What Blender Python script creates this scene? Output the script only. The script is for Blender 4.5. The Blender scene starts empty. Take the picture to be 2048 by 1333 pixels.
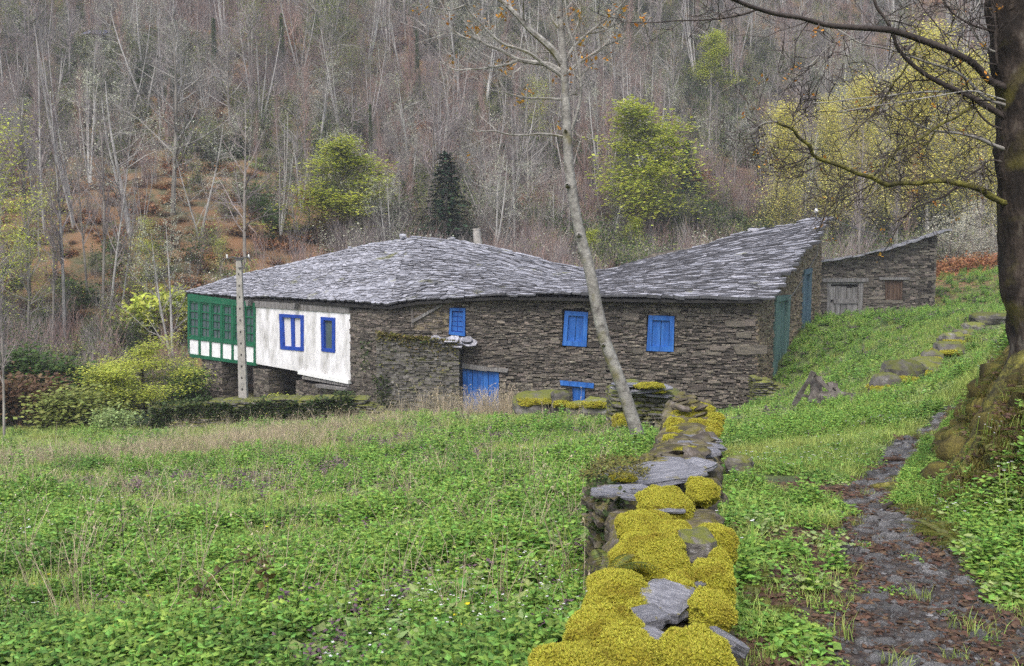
import bpy, math, random
import numpy as np
from mathutils import Vector
sc = bpy.context.scene
PI = math.pi
# ------------------------------------------------------------------ camera, sky, sun, exposure
F, CX, CY = 1990.0, 1024.0, 666.5            # the photograph's focal length and centre, in its pixels
PITCH = math.atan((666.5 - 487.0) / F)       # eye level lies at row 487
cam_d = bpy.data.cameras.new('camera'); cam = bpy.data.objects.new('camera', cam_d)
sc.collection.objects.link(cam); sc.camera = cam
cam_d.sensor_width = 36.0; cam_d.lens = 36.0 * F / 2048.0
cam_d.clip_start = 0.05; cam_d.clip_end = 1200
cam.location = (0, 0, 0); cam.rotation_euler = (PI / 2 - PITCH, 0, 0)
SUN_EL, SUN_AZ = math.radians(55), math.radians(200)     # azimuth clockwise from +Y
world = bpy.data.worlds.new('World'); sc.world = world; world.use_nodes = True
wn = world.node_tree.nodes; wl_ = world.node_tree.links
bg = wn['Background']; bg.inputs['Strength'].default_value = 0.15
sky = wn.new('ShaderNodeTexSky'); sky.sky_type = 'NISHITA'; sky.sun_disc = False
sky.sun_elevation = SUN_EL; sky.sun_rotation = SUN_AZ
sky.air_density = 1.0; sky.dust_density = 4.0; sky.ozone_density = 1.0
hs = wn.new('ShaderNodeHueSaturation'); hs.inputs['Saturation'].default_value = 0.78   # cloud cover: nearly grey light
wl_.new(sky.outputs[0], hs.inputs['Color']); wl_.new(hs.outputs[0], bg.inputs['Color'])
sun_d = bpy.data.lights.new('sun', 'SUN'); sun = bpy.data.objects.new('sun', sun_d); sc.collection.objects.link(sun)
sun_d.energy = 1.3; sun_d.angle = math.radians(35); sun_d.color = (1.0, 0.985, 0.96)
sdir = Vector((math.sin(SUN_AZ) * math.cos(SUN_EL), math.cos(SUN_AZ) * math.cos(SUN_EL), math.sin(SUN_EL)))
sun.rotation_euler = sdir.to_track_quat('Z', 'Y').to_euler()
sc.view_settings.view_transform = 'Standard'; sc.view_settings.look = 'None'
sc.view_settings.gamma = 1.0; sc.view_settings.use_curve_mapping = False
sc.view_settings.exposure = 0.88
sc.render.engine = 'CYCLES'
sc.cycles.max_bounces = 5; sc.cycles.diffuse_bounces = 3; sc.cycles.glossy_bounces = 2
sc.cycles.transmission_bounces = 3; sc.cycles.transparent_max_bounces = 6; sc.cycles.caustics_reflective = False
sc.cycles.caustics_refractive = False; sc.cycles.use_denoising = False; sc.cycles.sample_clamp_indirect = 3.0
# ------------------------------------------------------------------ geometry of the picture
cp, sp = math.cos(PITCH), math.sin(PITCH)
def ray(px, py):
    u = (px - CX) / F; v = -(py - CY) / F
    return np.array([u, cp + v * sp, v * cp - sp])
def A(px, py, D):
    r = ray(px, py); return r * (D / r[1])
def proj(P):
    P = np.atleast_2d(P); d = P[:, 1] * cp - P[:, 2] * sp; up = P[:, 1] * sp + P[:, 2] * cp
    return np.stack([CX + F * P[:, 0] / d, CY - F * up / d, d], 1)
def hsh(ix, iy, iz, seed):
    h = (ix.astype(np.int64) * 374761393 + iy.astype(np.int64) * 668265263 + iz.astype(np.int64) * 2147483647 + seed * 974711) & 0xffffffff
    h = ((h ^ (h >> 13)) * 1274126177) & 0xffffffff
    h = (h ^ (h >> 16)) & 0xffffffff
    return h / 4294967295.0
def vnoise(P, seed=0):
    P = np.atleast_2d(np.asarray(P, float)); i = np.floor(P); f = P - i; f = f * f * (3 - 2 * f)
    x, y, z = i[:, 0], i[:, 1], i[:, 2]; r = 0
    for a in (0, 1):
        for b in (0, 1):
            for c in (0, 1):
                w = (f[:, 0] if a else 1 - f[:, 0]) * (f[:, 1] if b else 1 - f[:, 1]) * (f[:, 2] if c else 1 - f[:, 2])
                r = r + w * hsh(x + a, y + b, z + c, seed)
    return r * 2 - 1
def fbm(P, seed=0, o=4):
    P = np.asarray(P, float); r = 0; a = 1.0; s = 0
    for k in range(o):
        r = r + a * vnoise(P * 2 ** k + k * 7.3, seed + k); s += a; a *= .5
    return r / s
def sstep(a, b, x):
    t = np.clip((x - a) / (b - a), 0, 1); return t * t * (3 - 2 * t)
# ------------------------------------------------------------------ terrain
COMMON = [(1500,880,17.5),(1285,903,15.5),(1200,900,17),(900,880,21),(500,900,22),(0,932,22),(-500,950,22),(1150,841,25),(1000,844,29),(960,840,33),
 (750,842,32),(500,866,31),(300,876,31),(0,890,31),(-400,905,31),(1550,860,21),(1700,850,17),(1940,785,17),(1800,800,19.5),(1500,842,28),(1350,850,29),
 (1250,838,36.5),(1000,834,37.3),(780,834,38.3),(1510,835,36),(1550,750,38),(1612,658,41.5),(1640,642,45),(1862,624,47),(1750,700,33),
 (1850,680,33),(2000,640,34),(1650,765,30),(1980,562,50),(1930,535,58),(1700,800,24),(2100,700,24),(2300,700,30),(2300,600,45),
 (430,802,45),(600,815,41),(0,860,40),(-400,880,42),(100,842,47),(-300,850,50),(700,760,52),(1200,700,52),(1500,640,58),(1900,590,72),
 (100,740,54),(-300,760,56),(250,620,62),(250,490,72),(250,300,94),(250,100,117),(250,-100,150),(-300,500,76),(-300,200,110),
 (500,560,70),(900,560,72),(900,420,88),(900,250,108),(900,50,132),(900,-120,165),(1350,540,80),(1350,350,104),(1350,150,130),(1350,-50,155),
 (1750,520,88),(1750,350,112),(1750,150,138),(1750,-60,165),(2300,450,95),(2300,200,130),(2300,-50,160)]
LEFT = [(100,1333,5.6),(600,1333,5.6),(1000,1333,5.3),(1130,1260,5.8),(1100,1100,8),(600,1100,9.2),(100,1100,9.2),(-200,1100,9.2),
 (1000,980,12.5),(500,980,14.5),(0,985,15),(-300,985,15),(1150,980,11.6),(1270,935,13),(-200,1333,5.7)]
RIGHT = [(1500,1333,3.65),(1600,1200,4.55),(2000,1333,3.7),(1750,1100,5.6),(1560,1050,6.2),(1640,1000,7.2),(1780,1000,7.2),(1500,965,8.8),
 (1600,930,10.5),(1500,905,14),(1850,880,11.5),(1700,890,13),(2300,1100,6),(2300,900,11)]
def tps_fit(pts):
    P = np.array(pts); X = P[:, :2]
    d = np.linalg.norm(X[:, None] - X[None], axis=2); n = len(P)
    K = np.where(d > 0, d * d * np.log(d + 1e-12), 0) + np.eye(n) * .4
    T = np.hstack([np.ones((n, 1)), X]); M = np.zeros((n + 3, n + 3)); M[:n, :n] = K; M[:n, n:] = T; M[n:, :n] = T.T
    return X, np.linalg.solve(M, np.concatenate([P[:, 2], np.zeros(3)]))
def tps_eval(fit, x, y):
    X, w = fit; n = len(X); out = np.empty(len(x))
    for s in range(0, len(x), 20000):
        q = np.stack([x[s:s + 20000], y[s:s + 20000]], 1); d2 = ((q[:, None] - X[None]) ** 2).sum(2)
        out[s:s + 20000] = (.5 * d2 * np.log(d2 + 1e-12)) @ w[:n] + w[n] + q @ w[n + 1:]
    return out
def W(l): return [tuple(A(*p)) for p in l]
fitL = tps_fit(W(COMMON + LEFT) + [(x, -10, -2.0) for x in (-15, 0)] + [(0, 2, -1.95), (-5, 1, -2.2)])
fitR = tps_fit(W(COMMON + RIGHT) + [(x, -10, -1.5) for x in (0, 15)] + [(0, 0, -1.62), (4, 0, -1.6)])
WALLPTS = np.array([(.28, 1.0), (.42, 2.6), (.58, 3.8), (.70, 4.6), (.93, 6.0), (1.33, 8.0), (1.75, 9.8), (2.15, 12.0), (2.55, 14.2), (3.4, 18)])
def wall_x(y): return np.interp(y, WALLPTS[:, 1], WALLPTS[:, 0])
def TZ(x, y):
    x = np.atleast_1d(np.asarray(x, float)); y = np.atleast_1d(np.asarray(y, float))
    zl = tps_eval(fitL, x, y); zr = tps_eval(fitR, x, y)
    w = sstep(-.2, .2, x - wall_x(y)); z = zl * (1 - w) + zr * w
    xf = np.interp(y, [5, 7, 9, 12, 17, 25], [2.75, 2.95, 3.85, 5.3, 8.0, 12.5])
    e = fbm(np.stack([x, y, x * 0], 1) * 1.1, 5, 3)
    b = sstep(0, .95, x - xf + e * .28) * sstep(5.5, 6.9, y + e * .3) * (1 - sstep(17, 24, y)) * 1.0
    z = z + b + b * (1 - b) * e * .9
    near = np.clip(y / 40, .25, 3)
    P = np.stack([x, y, x * 0], 1)
    z = z + fbm(P * .35, 9, 3) * .10 * near + fbm(P * 1.7, 21, 3) * .035
    return z
def tz(x, y): return float(TZ(x, y)[0])
def hit(px, py, d0=44.0, d1=190.0):
    """where the sight line meets the hillside"""
    r = ray(px, py); r = r / r[1]; D = np.linspace(d0, d1, 600)
    z = TZ(r[0] * D, D); k = np.nonzero(z >= r[2] * D)[0]
    D = D[k[0]] if len(k) else d1
    return np.array([r[0] * D, D, tz(r[0] * D, D)])
# ------------------------------------------------------------------ mesh builder
def mesh_from(name, V, Fs, tint=None, mi=None, smooth=False):
    me = bpy.data.meshes.new(name); V = np.asarray(V, np.float32)
    me.vertices.add(len(V)); me.vertices.foreach_set('co', V.ravel())
    tot = np.concatenate([np.full(len(f), f.shape[1], np.int32) for f in Fs]) if Fs else np.zeros(0, np.int32)
    idx = np.concatenate([f.ravel() for f in Fs]).astype(np.int32) if Fs else np.zeros(0, np.int32)
    if len(tot):
        me.loops.add(len(idx)); me.loops.foreach_set('vertex_index', idx)
        me.polygons.add(len(tot)); st = np.concatenate([[0], np.cumsum(tot)[:-1]]).astype(np.int32)
        me.polygons.foreach_set('loop_start', st)
        me.polygons.foreach_set('use_smooth', np.full(len(tot), bool(smooth)))
        if mi is not None: me.polygons.foreach_set('material_index', mi.astype(np.int32))
    me.update(calc_edges=True)
    if tint is not None and len(tot):
        a = me.attributes.new('tint', 'FLOAT', 'FACE'); a.data.foreach_set('value', tint.astype(np.float32))
    return me
def wloc(o):
    v = np.zeros(3)
    while o is not None: v += np.array(o.location); o = o.parent
    return v
def put(o, label=None, cat=None, group=None, kind=None, parent=None):
    if o.name not in sc.collection.objects: sc.collection.objects.link(o)
    if label: o['label'] = label
    if cat: o['category'] = cat
    if group: o['group'] = group
    if kind: o['kind'] = kind
    if parent is not None: o.parent = parent
    return o
class MB:
    def __init__(s): s.v = []; s.f = []; s.n = 0; s.t = []; s.m = []
    def add(s, V, Fc, tint=0.0, mi=0):
        V = np.asarray(V, float).reshape(-1, 3); Fc = np.asarray(Fc, int)
        s.v.append(V); s.f.append(Fc + s.n); s.n += len(V)
        s.t.append(np.full(len(Fc), tint) if np.isscalar(tint) else np.asarray(tint)); s.m.append(np.full(len(Fc), mi) if np.isscalar(mi) else np.asarray(mi)); return s
    def box(s, c, size, R=None, tint=0.0, mi=0, jit=0.0, rng=None):
        V = CUBE * (np.asarray(size) / 2)
        if jit: V = V + (rng.random(V.shape) - .5) * jit
        if R is not None: V = V @ np.asarray(R).T
        return s.add(V + np.asarray(c), CUBEF, tint, mi)
    def tube(s, pts, rad, k=6, tint=0.0, mi=0, cap=False):
        pts = np.asarray(pts, float); n = len(pts); rad = np.broadcast_to(np.asarray(rad, float), (n,))
        t = np.gradient(pts, axis=0); t /= np.linalg.norm(t, axis=1)[:, None] + 1e-9
        ref = np.array([0.31, 0.2, .93]) if abs(t[:, 2]).mean() < .8 else np.array([1, .1, 0.])
        a = np.cross(t, ref); a /= np.linalg.norm(a, axis=1)[:, None] + 1e-9; b = np.cross(t, a)
        th = np.arange(k) * 2 * PI / k
        V = pts[:, None] + rad[:, None, None] * (a[:, None] * np.cos(th)[None, :, None] + b[:, None] * np.sin(th)[None, :, None])
        i = np.arange(n - 1)[:, None] * k; j = np.arange(k)[None]; jn = (j + 1) % k
        Q = np.stack([i + j, i + jn, i + k + jn, i + k + j], 2).reshape(-1, 4)
        s.add(V.reshape(-1, 3), Q, tint, mi)
        if cap:
            for e in (0, (n - 1) * k):
                s.f.append(np.array([[e + m for m in range(k)]]) + s.n - n * k); s.t.append(np.full(1, tint)); s.m.append(np.full(1, mi))
        return s
    def mesh(s, name, mats, smooth=False, off=None):
        V = np.concatenate(s.v) if s.v else np.zeros((0, 3))
        if off is not None: V = V - off
        me = mesh_from(name, V, s.f, np.concatenate(s.t) if s.t else None, np.concatenate(s.m) if s.m else None, smooth)
        for m in (mats if isinstance(mats, (list, tuple)) else [mats]): me.materials.append(m)
        return me
    def build(s, name, mats, parent=None, smooth=False, loc=None, **kw):
        base = wloc(parent) if parent is not None else np.zeros(3)
        l = np.asarray(loc, float) if loc is not None else (base if parent is not None else np.zeros(3))
        o = bpy.data.objects.new(name, s.mesh(name, mats, smooth, l)); o.location = l - base
        return put(o, parent=parent, **kw)
CUBE = np.array([(-1,-1,-1),(1,-1,-1),(1,1,-1),(-1,1,-1),(-1,-1,1),(1,-1,1),(1,1,1),(-1,1,1)], float)
CUBEF = np.array([(0,3,2,1),(4,5,6,7),(0,1,5,4),(1,2,6,5),(2,3,7,6),(3,0,4,7)])
def empty(name, loc, label, cat, group=None):
    o = bpy.data.objects.new(name, None); o.empty_display_size = .2; o.location = tuple(loc)
    return put(o, label=label, cat=cat, group=group, kind='thing')
def rz(a): c, s = math.cos(a), math.sin(a); return np.array([[c, -s, 0], [s, c, 0], [0, 0, 1]])
def euler_R(e):
    from mathutils import Euler
    return np.array(Euler(e).to_matrix())
# ------------------------------------------------------------------ materials
def mat(name, cols, scale=6.0, rough=.85, bump=.0, bscale=40.0, rand=.0, hrand=0.0, trans=0.0, spec=.3, detail=8, coord='Object', stretch=None, moss=None, patch=None):
    m = bpy.data.materials.new(name); m.use_nodes = True; nt = m.node_tree; N = nt.nodes; L = nt.links
    b = N['Principled BSDF']; b.inputs['Roughness'].default_value = rough; b.inputs['Specular IOR Level'].default_value = spec
    tc = N.new('ShaderNodeTexCoord'); oi = N.new('ShaderNodeObjectInfo'); src = tc.outputs[coord]
    if stretch:
        mp = N.new('ShaderNodeMapping'); mp.inputs['Scale'].default_value = stretch; L.new(src, mp.inputs['Vector']); src = mp.outputs[0]
    at = N.new('ShaderNodeAttribute'); at.attribute_name = 'tint'
    ad = N.new('ShaderNodeMath'); ad.operation = 'ADD'; L.new(oi.outputs['Random'], ad.inputs[0]); L.new(at.outputs['Fac'], ad.inputs[1])
    fr = N.new('ShaderNodeMath'); fr.operation = 'FRACT'; L.new(ad.outputs[0], fr.inputs[0])
    nz = N.new('ShaderNodeTexNoise'); nz.noise_dimensions = '4D'; nz.inputs['Scale'].default_value = scale; nz.inputs['Detail'].default_value = detail
    nz.inputs['Roughness'].default_value = .65
    L.new(src, nz.inputs['Vector'])
    mw = N.new('ShaderNodeMath'); mw.operation = 'MULTIPLY'; mw.inputs[1].default_value = 37.0; L.new(fr.outputs[0], mw.inputs[0]); L.new(mw.outputs[0], nz.inputs['W'])
    rp = N.new('ShaderNodeValToRGB'); e = rp.color_ramp.elements
    while len(e) < len(cols): e.new(.5)
    for k, (p, c) in enumerate(cols): e[k].position = p; e[k].color = (*c, 1)
    L.new(nz.outputs['Fac'], rp.inputs[0]); col = rp.outputs[0]
    if moss:   # growth on faces that look up
        ge = N.new('ShaderNodeNewGeometry'); sx = N.new('ShaderNodeSeparateXYZ'); L.new(ge.outputs['Normal'], sx.inputs[0])
        n2 = N.new('ShaderNodeTexNoise'); n2.inputs['Scale'].default_value = moss.get('scale', 3); n2.inputs['Detail'].default_value = 6; L.new(tc.outputs['Object'], n2.inputs['Vector'])
        m1 = N.new('ShaderNodeMath'); m1.operation = 'MULTIPLY_ADD'; L.new(sx.outputs[2], m1.inputs[0]); m1.inputs[1].default_value = moss.get('up', .5); L.new(n2.outputs['Fac'], m1.inputs[2])
        r2 = N.new('ShaderNodeValToRGB'); r2.color_ramp.elements[0].position = moss.get('lo', .6); r2.color_ramp.elements[1].position = moss.get('hi', .75); L.new(m1.outputs[0], r2.inputs[0])
        mx = N.new('ShaderNodeMix'); mx.data_type = 'RGBA'; L.new(r2.outputs[0], mx.inputs[0]); L.new(col, mx.inputs[6]); mx.inputs[7].default_value = (*moss['col'], 1); col = mx.outputs[2]
    if patch:   # broad drifts of another tone across the place, fixed in the world
        ge2 = N.new('ShaderNodeNewGeometry'); n3 = N.new('ShaderNodeTexNoise'); n3.inputs['Scale'].default_value = patch[0]; n3.inputs['Detail'].default_value = 4; L.new(ge2.outputs['Position'], n3.inputs['Vector'])
        r3 = N.new('ShaderNodeValToRGB'); r3.color_ramp.elements[0].position = patch[2]; r3.color_ramp.elements[1].position = patch[2] + .16; L.new(n3.outputs['Fac'], r3.inputs[0])
        mx3 = N.new('ShaderNodeMix'); mx3.data_type = 'RGBA'; mx3.blend_type = 'MULTIPLY'; L.new(r3.outputs[0], mx3.inputs[0]); L.new(col, mx3.inputs[6]); mx3.inputs[7].default_value = (*patch[1], 1); col = mx3.outputs[2]
    if rand or hrand:
        h = N.new('ShaderNodeHueSaturation'); L.new(col, h.inputs['Color'])
        m1 = N.new('ShaderNodeMapRange'); m1.inputs[3].default_value = 1 - rand; m1.inputs[4].default_value = 1 + rand; L.new(fr.outputs[0], m1.inputs[0]); L.new(m1.outputs[0], h.inputs['Value'])
        q = N.new('ShaderNodeMath'); q.operation = 'MULTIPLY'; q.inputs[1].default_value = 7.13; L.new(fr.outputs[0], q.inputs[0])
        q2 = N.new('ShaderNodeMath'); q2.operation = 'FRACT'; L.new(q.outputs[0], q2.inputs[0])
        m2 = N.new('ShaderNodeMapRange'); m2.inputs[3].default_value = .5 - hrand; m2.inputs[4].default_value = .5 + hrand; L.new(q2.outputs[0], m2.inputs[0]); L.new(m2.outputs[0], h.inputs['Hue'])
        col = h.outputs[0]
    L.new(col, b.inputs['Base Color'])
    if bump:
        nb = N.new('ShaderNodeTexNoise'); nb.inputs['Scale'].default_value = bscale; nb.inputs['Detail'].default_value = 6; L.new(src, nb.inputs['Vector'])
        bp = N.new('ShaderNodeBump'); bp.inputs['Strength'].default_value = bump; bp.inputs['Distance'].default_value = .02; L.new(nb.outputs['Fac'], bp.inputs['Height']); L.new(bp.outputs[0], b.inputs['Normal'])
    if trans:
        tr = N.new('ShaderNodeBsdfTranslucent'); L.new(col, tr.inputs['Color']); ms = N.new('ShaderNodeMixShader'); ms.inputs[0].default_value = trans
        L.new(b.outputs[0], ms.inputs[1]); L.new(tr.outputs[0], ms.inputs[2]); L.new(ms.outputs[0], N['Material Output'].inputs['Surface'])
    return m
MOSSCOL = (.20, .17, .018)
M = {}
M['schist'] = mat('schist', [(.3, (.036, .032, .029)), (.5, (.108, .094, .080)), (.62, (.20, .165, .13)), (.72, (.42, .40, .37))], 5, .7, .8, 30, rand=.6, hrand=.02, stretch=(1, 1, 4))
M['schist_gold'] = mat('schist_gold', [(.3, (.08, .06, .04)), (.5, (.19, .15, .10)), (.7, (.30, .25, .17))], 5, .8, .6, 30, rand=.45, hrand=.015, stretch=(1, 1, 4))
M['schist_mossy'] = mat('schist_mossy', [(.3, (.05, .045, .04)), (.55, (.13, .12, .11)), (.75, (.3, .29, .29))], 5, .7, .6, 30, rand=.35, moss=dict(col=(.11, .12, .02), up=.35, lo=.58, hi=.8))
M['mortar'] = mat('mortar', [(.3, (.010, .009, .008)), (.7, (.03, .026, .023))], 8, .95, .4)
M['slate'] = mat('slate', [(.3, (.14, .14, .155)), (.5, (.27, .27, .30)), (.64, (.44, .44, .48)), (.78, (.62, .62, .66))], 7, .42, .8, 25, rand=.32, spec=.5, moss=dict(col=(.17, .17, .07), up=.0, lo=.62, hi=.72, scale=1.3))
M['slate_edge_wet_shade'] = mat('slate_edge_wet_shade', [(.3, (.03, .03, .035)), (.6, (.10, .10, .11)), (.75, (.2, .2, .21))], 9, .7, .5, 25, rand=.3)  # dark wet broken edges, with the shade under the overlaps put into the colour
M['slate_near'] = mat('slate_near', [(.3, (.09, .09, .105)), (.5, (.2, .2, .225)), (.7, (.36, .36, .39))], 4, .42, .7, 18, rand=.2, spec=.5, stretch=(1, 5, 8), moss=dict(col=MOSSCOL, up=.1, lo=.68, hi=.74, scale=3))
M['moss'] = mat('moss', [(.3, (.09, .07, .012)), (.5, (.24, .22, .022)), (.7, (.37, .35, .04))], 9, .95, .9, 70, rand=.12, hrand=.012, spec=.1)
M['moss_sprig'] = mat('moss_sprig', [(.3, (.30, .28, .04)), (.5, (.46, .44, .06)), (.7, (.60, .58, .12))], 3, .9, 0, rand=.22, hrand=.02, spec=.1, trans=.3, patch=(5, (.68, .6, .6), .52))
M['ivy'] = mat('ivy', [(.3, (.02, .04, .012)), (.6, (.06, .09, .022)), (.8, (.13, .13, .03))], 3, .6, 0, rand=.5, hrand=.03, trans=.2)
M['plaster'] = mat('plaster', [(.32, (.26, .25, .23)), (.45, (.55, .54, .54)), (.58, (.74, .73, .75))], 2.2, .85, .25, 60, stretch=(1, 1, .35))
M['white_board'] = mat('white_board', [(.3, (.6, .6, .6)), (.6, (.8, .8, .8))], 3, .6)
M['blue_paint'] = mat('blue_paint', [(.3, (.012, .055, .21)), (.5, (.016, .105, .38)), (.66, (.04, .15, .44)), (.78, (.12, .20, .38))], 7, .6, .3, 60, stretch=(1, 1, .15))
M['navy_paint'] = mat('navy_paint', [(.3, (.01, .035, .23)), (.6, (.014, .06, .36))], 5, .5, .2, 60)
M['green_paint'] = mat('green_paint', [(.3, (.006, .065, .032)), (.6, (.012, .125, .062))], 5, .5, .2, 60)
M['teal_paint'] = mat('teal_paint', [(.3, (.05, .10, .09)), (.6, (.11, .19, .17))], 5, .7, .4, 60, stretch=(1, 1, .1))
M['bluegrey_paint'] = mat('bluegrey_paint', [(.3, (.04, .08, .11)), (.6, (.09, .15, .19))], 5, .7, .4, 60, stretch=(1, 1, .1))
M['grey_wood'] = mat('grey_wood', [(.3, (.08, .075, .07)), (.5, (.19, .18, .175)), (.7, (.32, .31, .31))], 4, .85, .8, 40, rand=.2, stretch=(3, 3, .4))
M['brown_wood'] = mat('brown_wood', [(.3, (.035, .022, .015)), (.6, (.11, .07, .05))], 4, .85, .8, 40, rand=.2, stretch=(3, 3, .4))
M['old_wood'] = mat('old_wood', [(.3, (.035, .03, .027)), (.5, (.12, .105, .095)), (.7, (.25, .23, .21))], 6, .9, .9, 30, rand=.2)
M['concrete'] = mat('concrete', [(.3, (.2, .19, .17)), (.6, (.36, .34, .31))], 6, .85, .5, 50, moss=dict(col=(.2, .19, .1), up=0, lo=.62, hi=.75, scale=2))
M['dark'] = mat('dark', [(.3, (.01, .01, .01)), (.7, (.03, .028, .026))], 5, .9)
M['iron'] = mat('iron', [(.3, (.05, .05, .055)), (.7, (.12, .12, .12))], 10, .5)
M['plastic'] = mat('plastic', [(.3, (.6, .6, .58)), (.7, (.72, .72, .7))], 10, .4)
M['wire'] = mat('wire', [(.3, (.10, .10, .10)), (.7, (.2, .2, .2))], 10, .5)
M['curtain'] = mat('curtain', [(.3, (.5, .48, .5)), (.7, (.72, .70, .72))], 9, .9, stretch=(3, 3, .1))
M['bark_grey'] = mat('bark_grey', [(.3, (.06, .055, .05)), (.42, (.17, .16, .145)), (.58, (.29, .28, .255)), (.75, (.46, .45, .41))], 9, .85, .6, 40, rand=.12, moss=dict(col=(.14, .125, .04), up=-.25, lo=.62, hi=.76, scale=2.2))
M['bark_big'] = mat('bark_big', [(.32, (.007, .006, .005)), (.48, (.020, .015, .012)), (.58, (.05, .038, .03)), (.66, (.11, .10, .08)), (.74, (.34, .34, .29))], 6.5, .95, 1.0, 26, moss=dict(col=(.085, .075, .018), up=-.35, lo=.58, hi=.78, scale=3.3), stretch=(1.3, 1.3, .6))
M['bark_moss'] = mat('bark_moss', [(.3, (.02, .018, .01)), (.45, (.06, .055, .02)), (.6, (.17, .16, .03)), (.75, (.28, .27, .12))], 14, .95, 1.0, 60)
M['twig_dark'] = mat('twig_dark', [(.3, (.018, .014, .013)), (.6, (.06, .048, .042)), (.78, (.2, .19, .16))], 7, .8, .4, 40)
M['twig_pale'] = mat('twig_pale', [(.3, (.12, .11, .10)), (.6, (.33, .32, .29))], 5, .8)
M['hill_bark'] = mat('hill_bark', [(.3, (.10, .09, .078)), (.55, (.24, .22, .195)), (.75, (.40, .385, .345))], .9, .9, rand=.3, hrand=.01)
M['hill_twig'] = mat('hill_twig', [(.3, (.13, .11, .105)), (.6, (.27, .235, .23))], .8, .9, rand=.35, hrand=.02)
M['red_twig'] = mat('red_twig', [(.3, (.16, .11, .095)), (.6, (.30, .20, .17))], .8, .9, rand=.35, hrand=.015)
M['lichen'] = mat('lichen', [(.3, (.28, .30, .22)), (.6, (.52, .54, .42))], .8, .9, rand=.2, trans=.2)
def leafm(n, a, b, rand=.3, hr=.02, tr=.35, rough=.55, patch=None): M[n] = mat(n, [(.3, a), (.7, b)], 2.5, rough, 0, rand=rand, hrand=hr, trans=tr, spec=.35, patch=patch)
leafm('leaf_lime', (.34, .40, .05), (.62, .66, .12)); leafm('leaf_gold', (.60, .56, .13), (.86, .82, .30)); leafm('leaf_green', (.03, .07, .012), (.09, .15, .025))
leafm('leaf_fir', (.012, .035, .016), (.035, .075, .035), tr=.1); leafm('leaf_dark', (.015, .03, .008), (.045, .07, .016), tr=.15)
leafm('leaf_orange', (.4, .17, .02), (.6, .3, .04)); leafm('blossom', (.45, .44, .33), (.75, .74, .62)); leafm('leaf_brown', (.09, .055, .03), (.2, .12, .06))
leafm('herb', (.10, .205, .028), (.30, .48, .09), rand=.4, hr=.03, patch=(.7, (.62, .68, .75), .5)); leafm('herb_pale', (.19, .27, .08), (.38, .47, .19)); leafm('herb_dark', (.035, .08, .024), (.10, .18, .055))
leafm('grass', (.18, .26, .045), (.42, .52, .14), rand=.4, hr=.025, patch=(.5, (1.0, .78, .8), .52)); leafm('straw', (.36, .29, .19), (.62, .53, .38), hr=.01); leafm('purple_leaf', (.12, .07, .10), (.24, .15, .20))
leafm('dead_leaf', (.05, .03, .02), (.18, .105, .065), rand=.5); leafm('bracken', (.20, .09, .035), (.40, .20, .085), rand=.4); leafm('bracken_dull', (.20, .12, .055), (.40, .26, .13), rand=.4)
leafm('yellow_flower', (.6, .5, .02), (.8, .7, .03)); leafm('white_flower', (.7, .7, .7), (.85, .85, .85)); leafm('fern', (.07, .10, .015), (.16, .16, .03), hr=.03)
# panes of glass: reflective dark
gm = bpy.data.materials.new('glass_pane'); gm.use_nodes = True; gb = gm.node_tree.nodes['Principled BSDF']
gb.inputs['Base Color'].default_value = (.07, .10, .11, 1); gb.inputs['Roughness'].default_value = .08; gb.inputs['Specular IOR Level'].default_value = .9; M['glass'] = gm
# ------------------------------------------------------------------ path line and masks
PATHP = np.array([A(*p)[:2] for p in [(1960,1400,3.2),(1900,1333,3.75),(1850,1200,4.7),(1800,1090,6),(1775,1000,7.3),(1790,940,9.0),(1850,880,11.5),(1900,830,14),(1945,782,17),(1985,735,21),(2030,700,26)]])
def path_d(x, y):
    P = np.stack([x, y], 1); best = np.full(len(P), 1e9)
    for a, b in zip(PATHP[:-1], PATHP[1:]):
        ab = b - a; t = np.clip(((P - a) @ ab) / (ab @ ab), 0, 1); d = np.linalg.norm(P - a - t[:, None] * ab, axis=1); best = np.minimum(best, d)
    return best
def path_mask(x, y):
    w = np.interp(y, [3, 5, 8, 12, 20], [.60, .36, .30, .42, .38])
    e = fbm(np.stack([x, y, x * 0], 1) * 2.2, 31, 3)
    return 1 - sstep(.65, 1.25, path_d(x, y) / w + e * .45)
def blob(x, y, px, py, D, r, ry=None):
    c = A(px, py, D); return np.exp(-(((x - c[0]) / r) ** 2 + ((y - c[1]) / (ry or r)) ** 2))
def mud_mask(x, y):
    e = fbm(np.stack([x, y, x * 0], 1) * 1.6, 41, 3)
    m = path_mask(x, y)
    near = (x > wall_x(y) + .25) * sstep(-.12, .3, e + .32 * (1 - sstep(4, 6.5, y))) * (1 - sstep(5.5, 9, y))
    b = blob(x, y, 1590, 975, 8.3, .45, .8) + blob(x, y, 1640, 1090, 5.6, .3, .8) + blob(x, y, 1570, 1230, 4.5, .3, .4) + .9 * blob(x, y, 100, 1190, 7.3, .6, .5) + .7 * blob(x, y, 560, 1080, 9.5, 1.0, .6)
    return np.clip(np.maximum(m, near * .8) + b, 0, 1)
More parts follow.
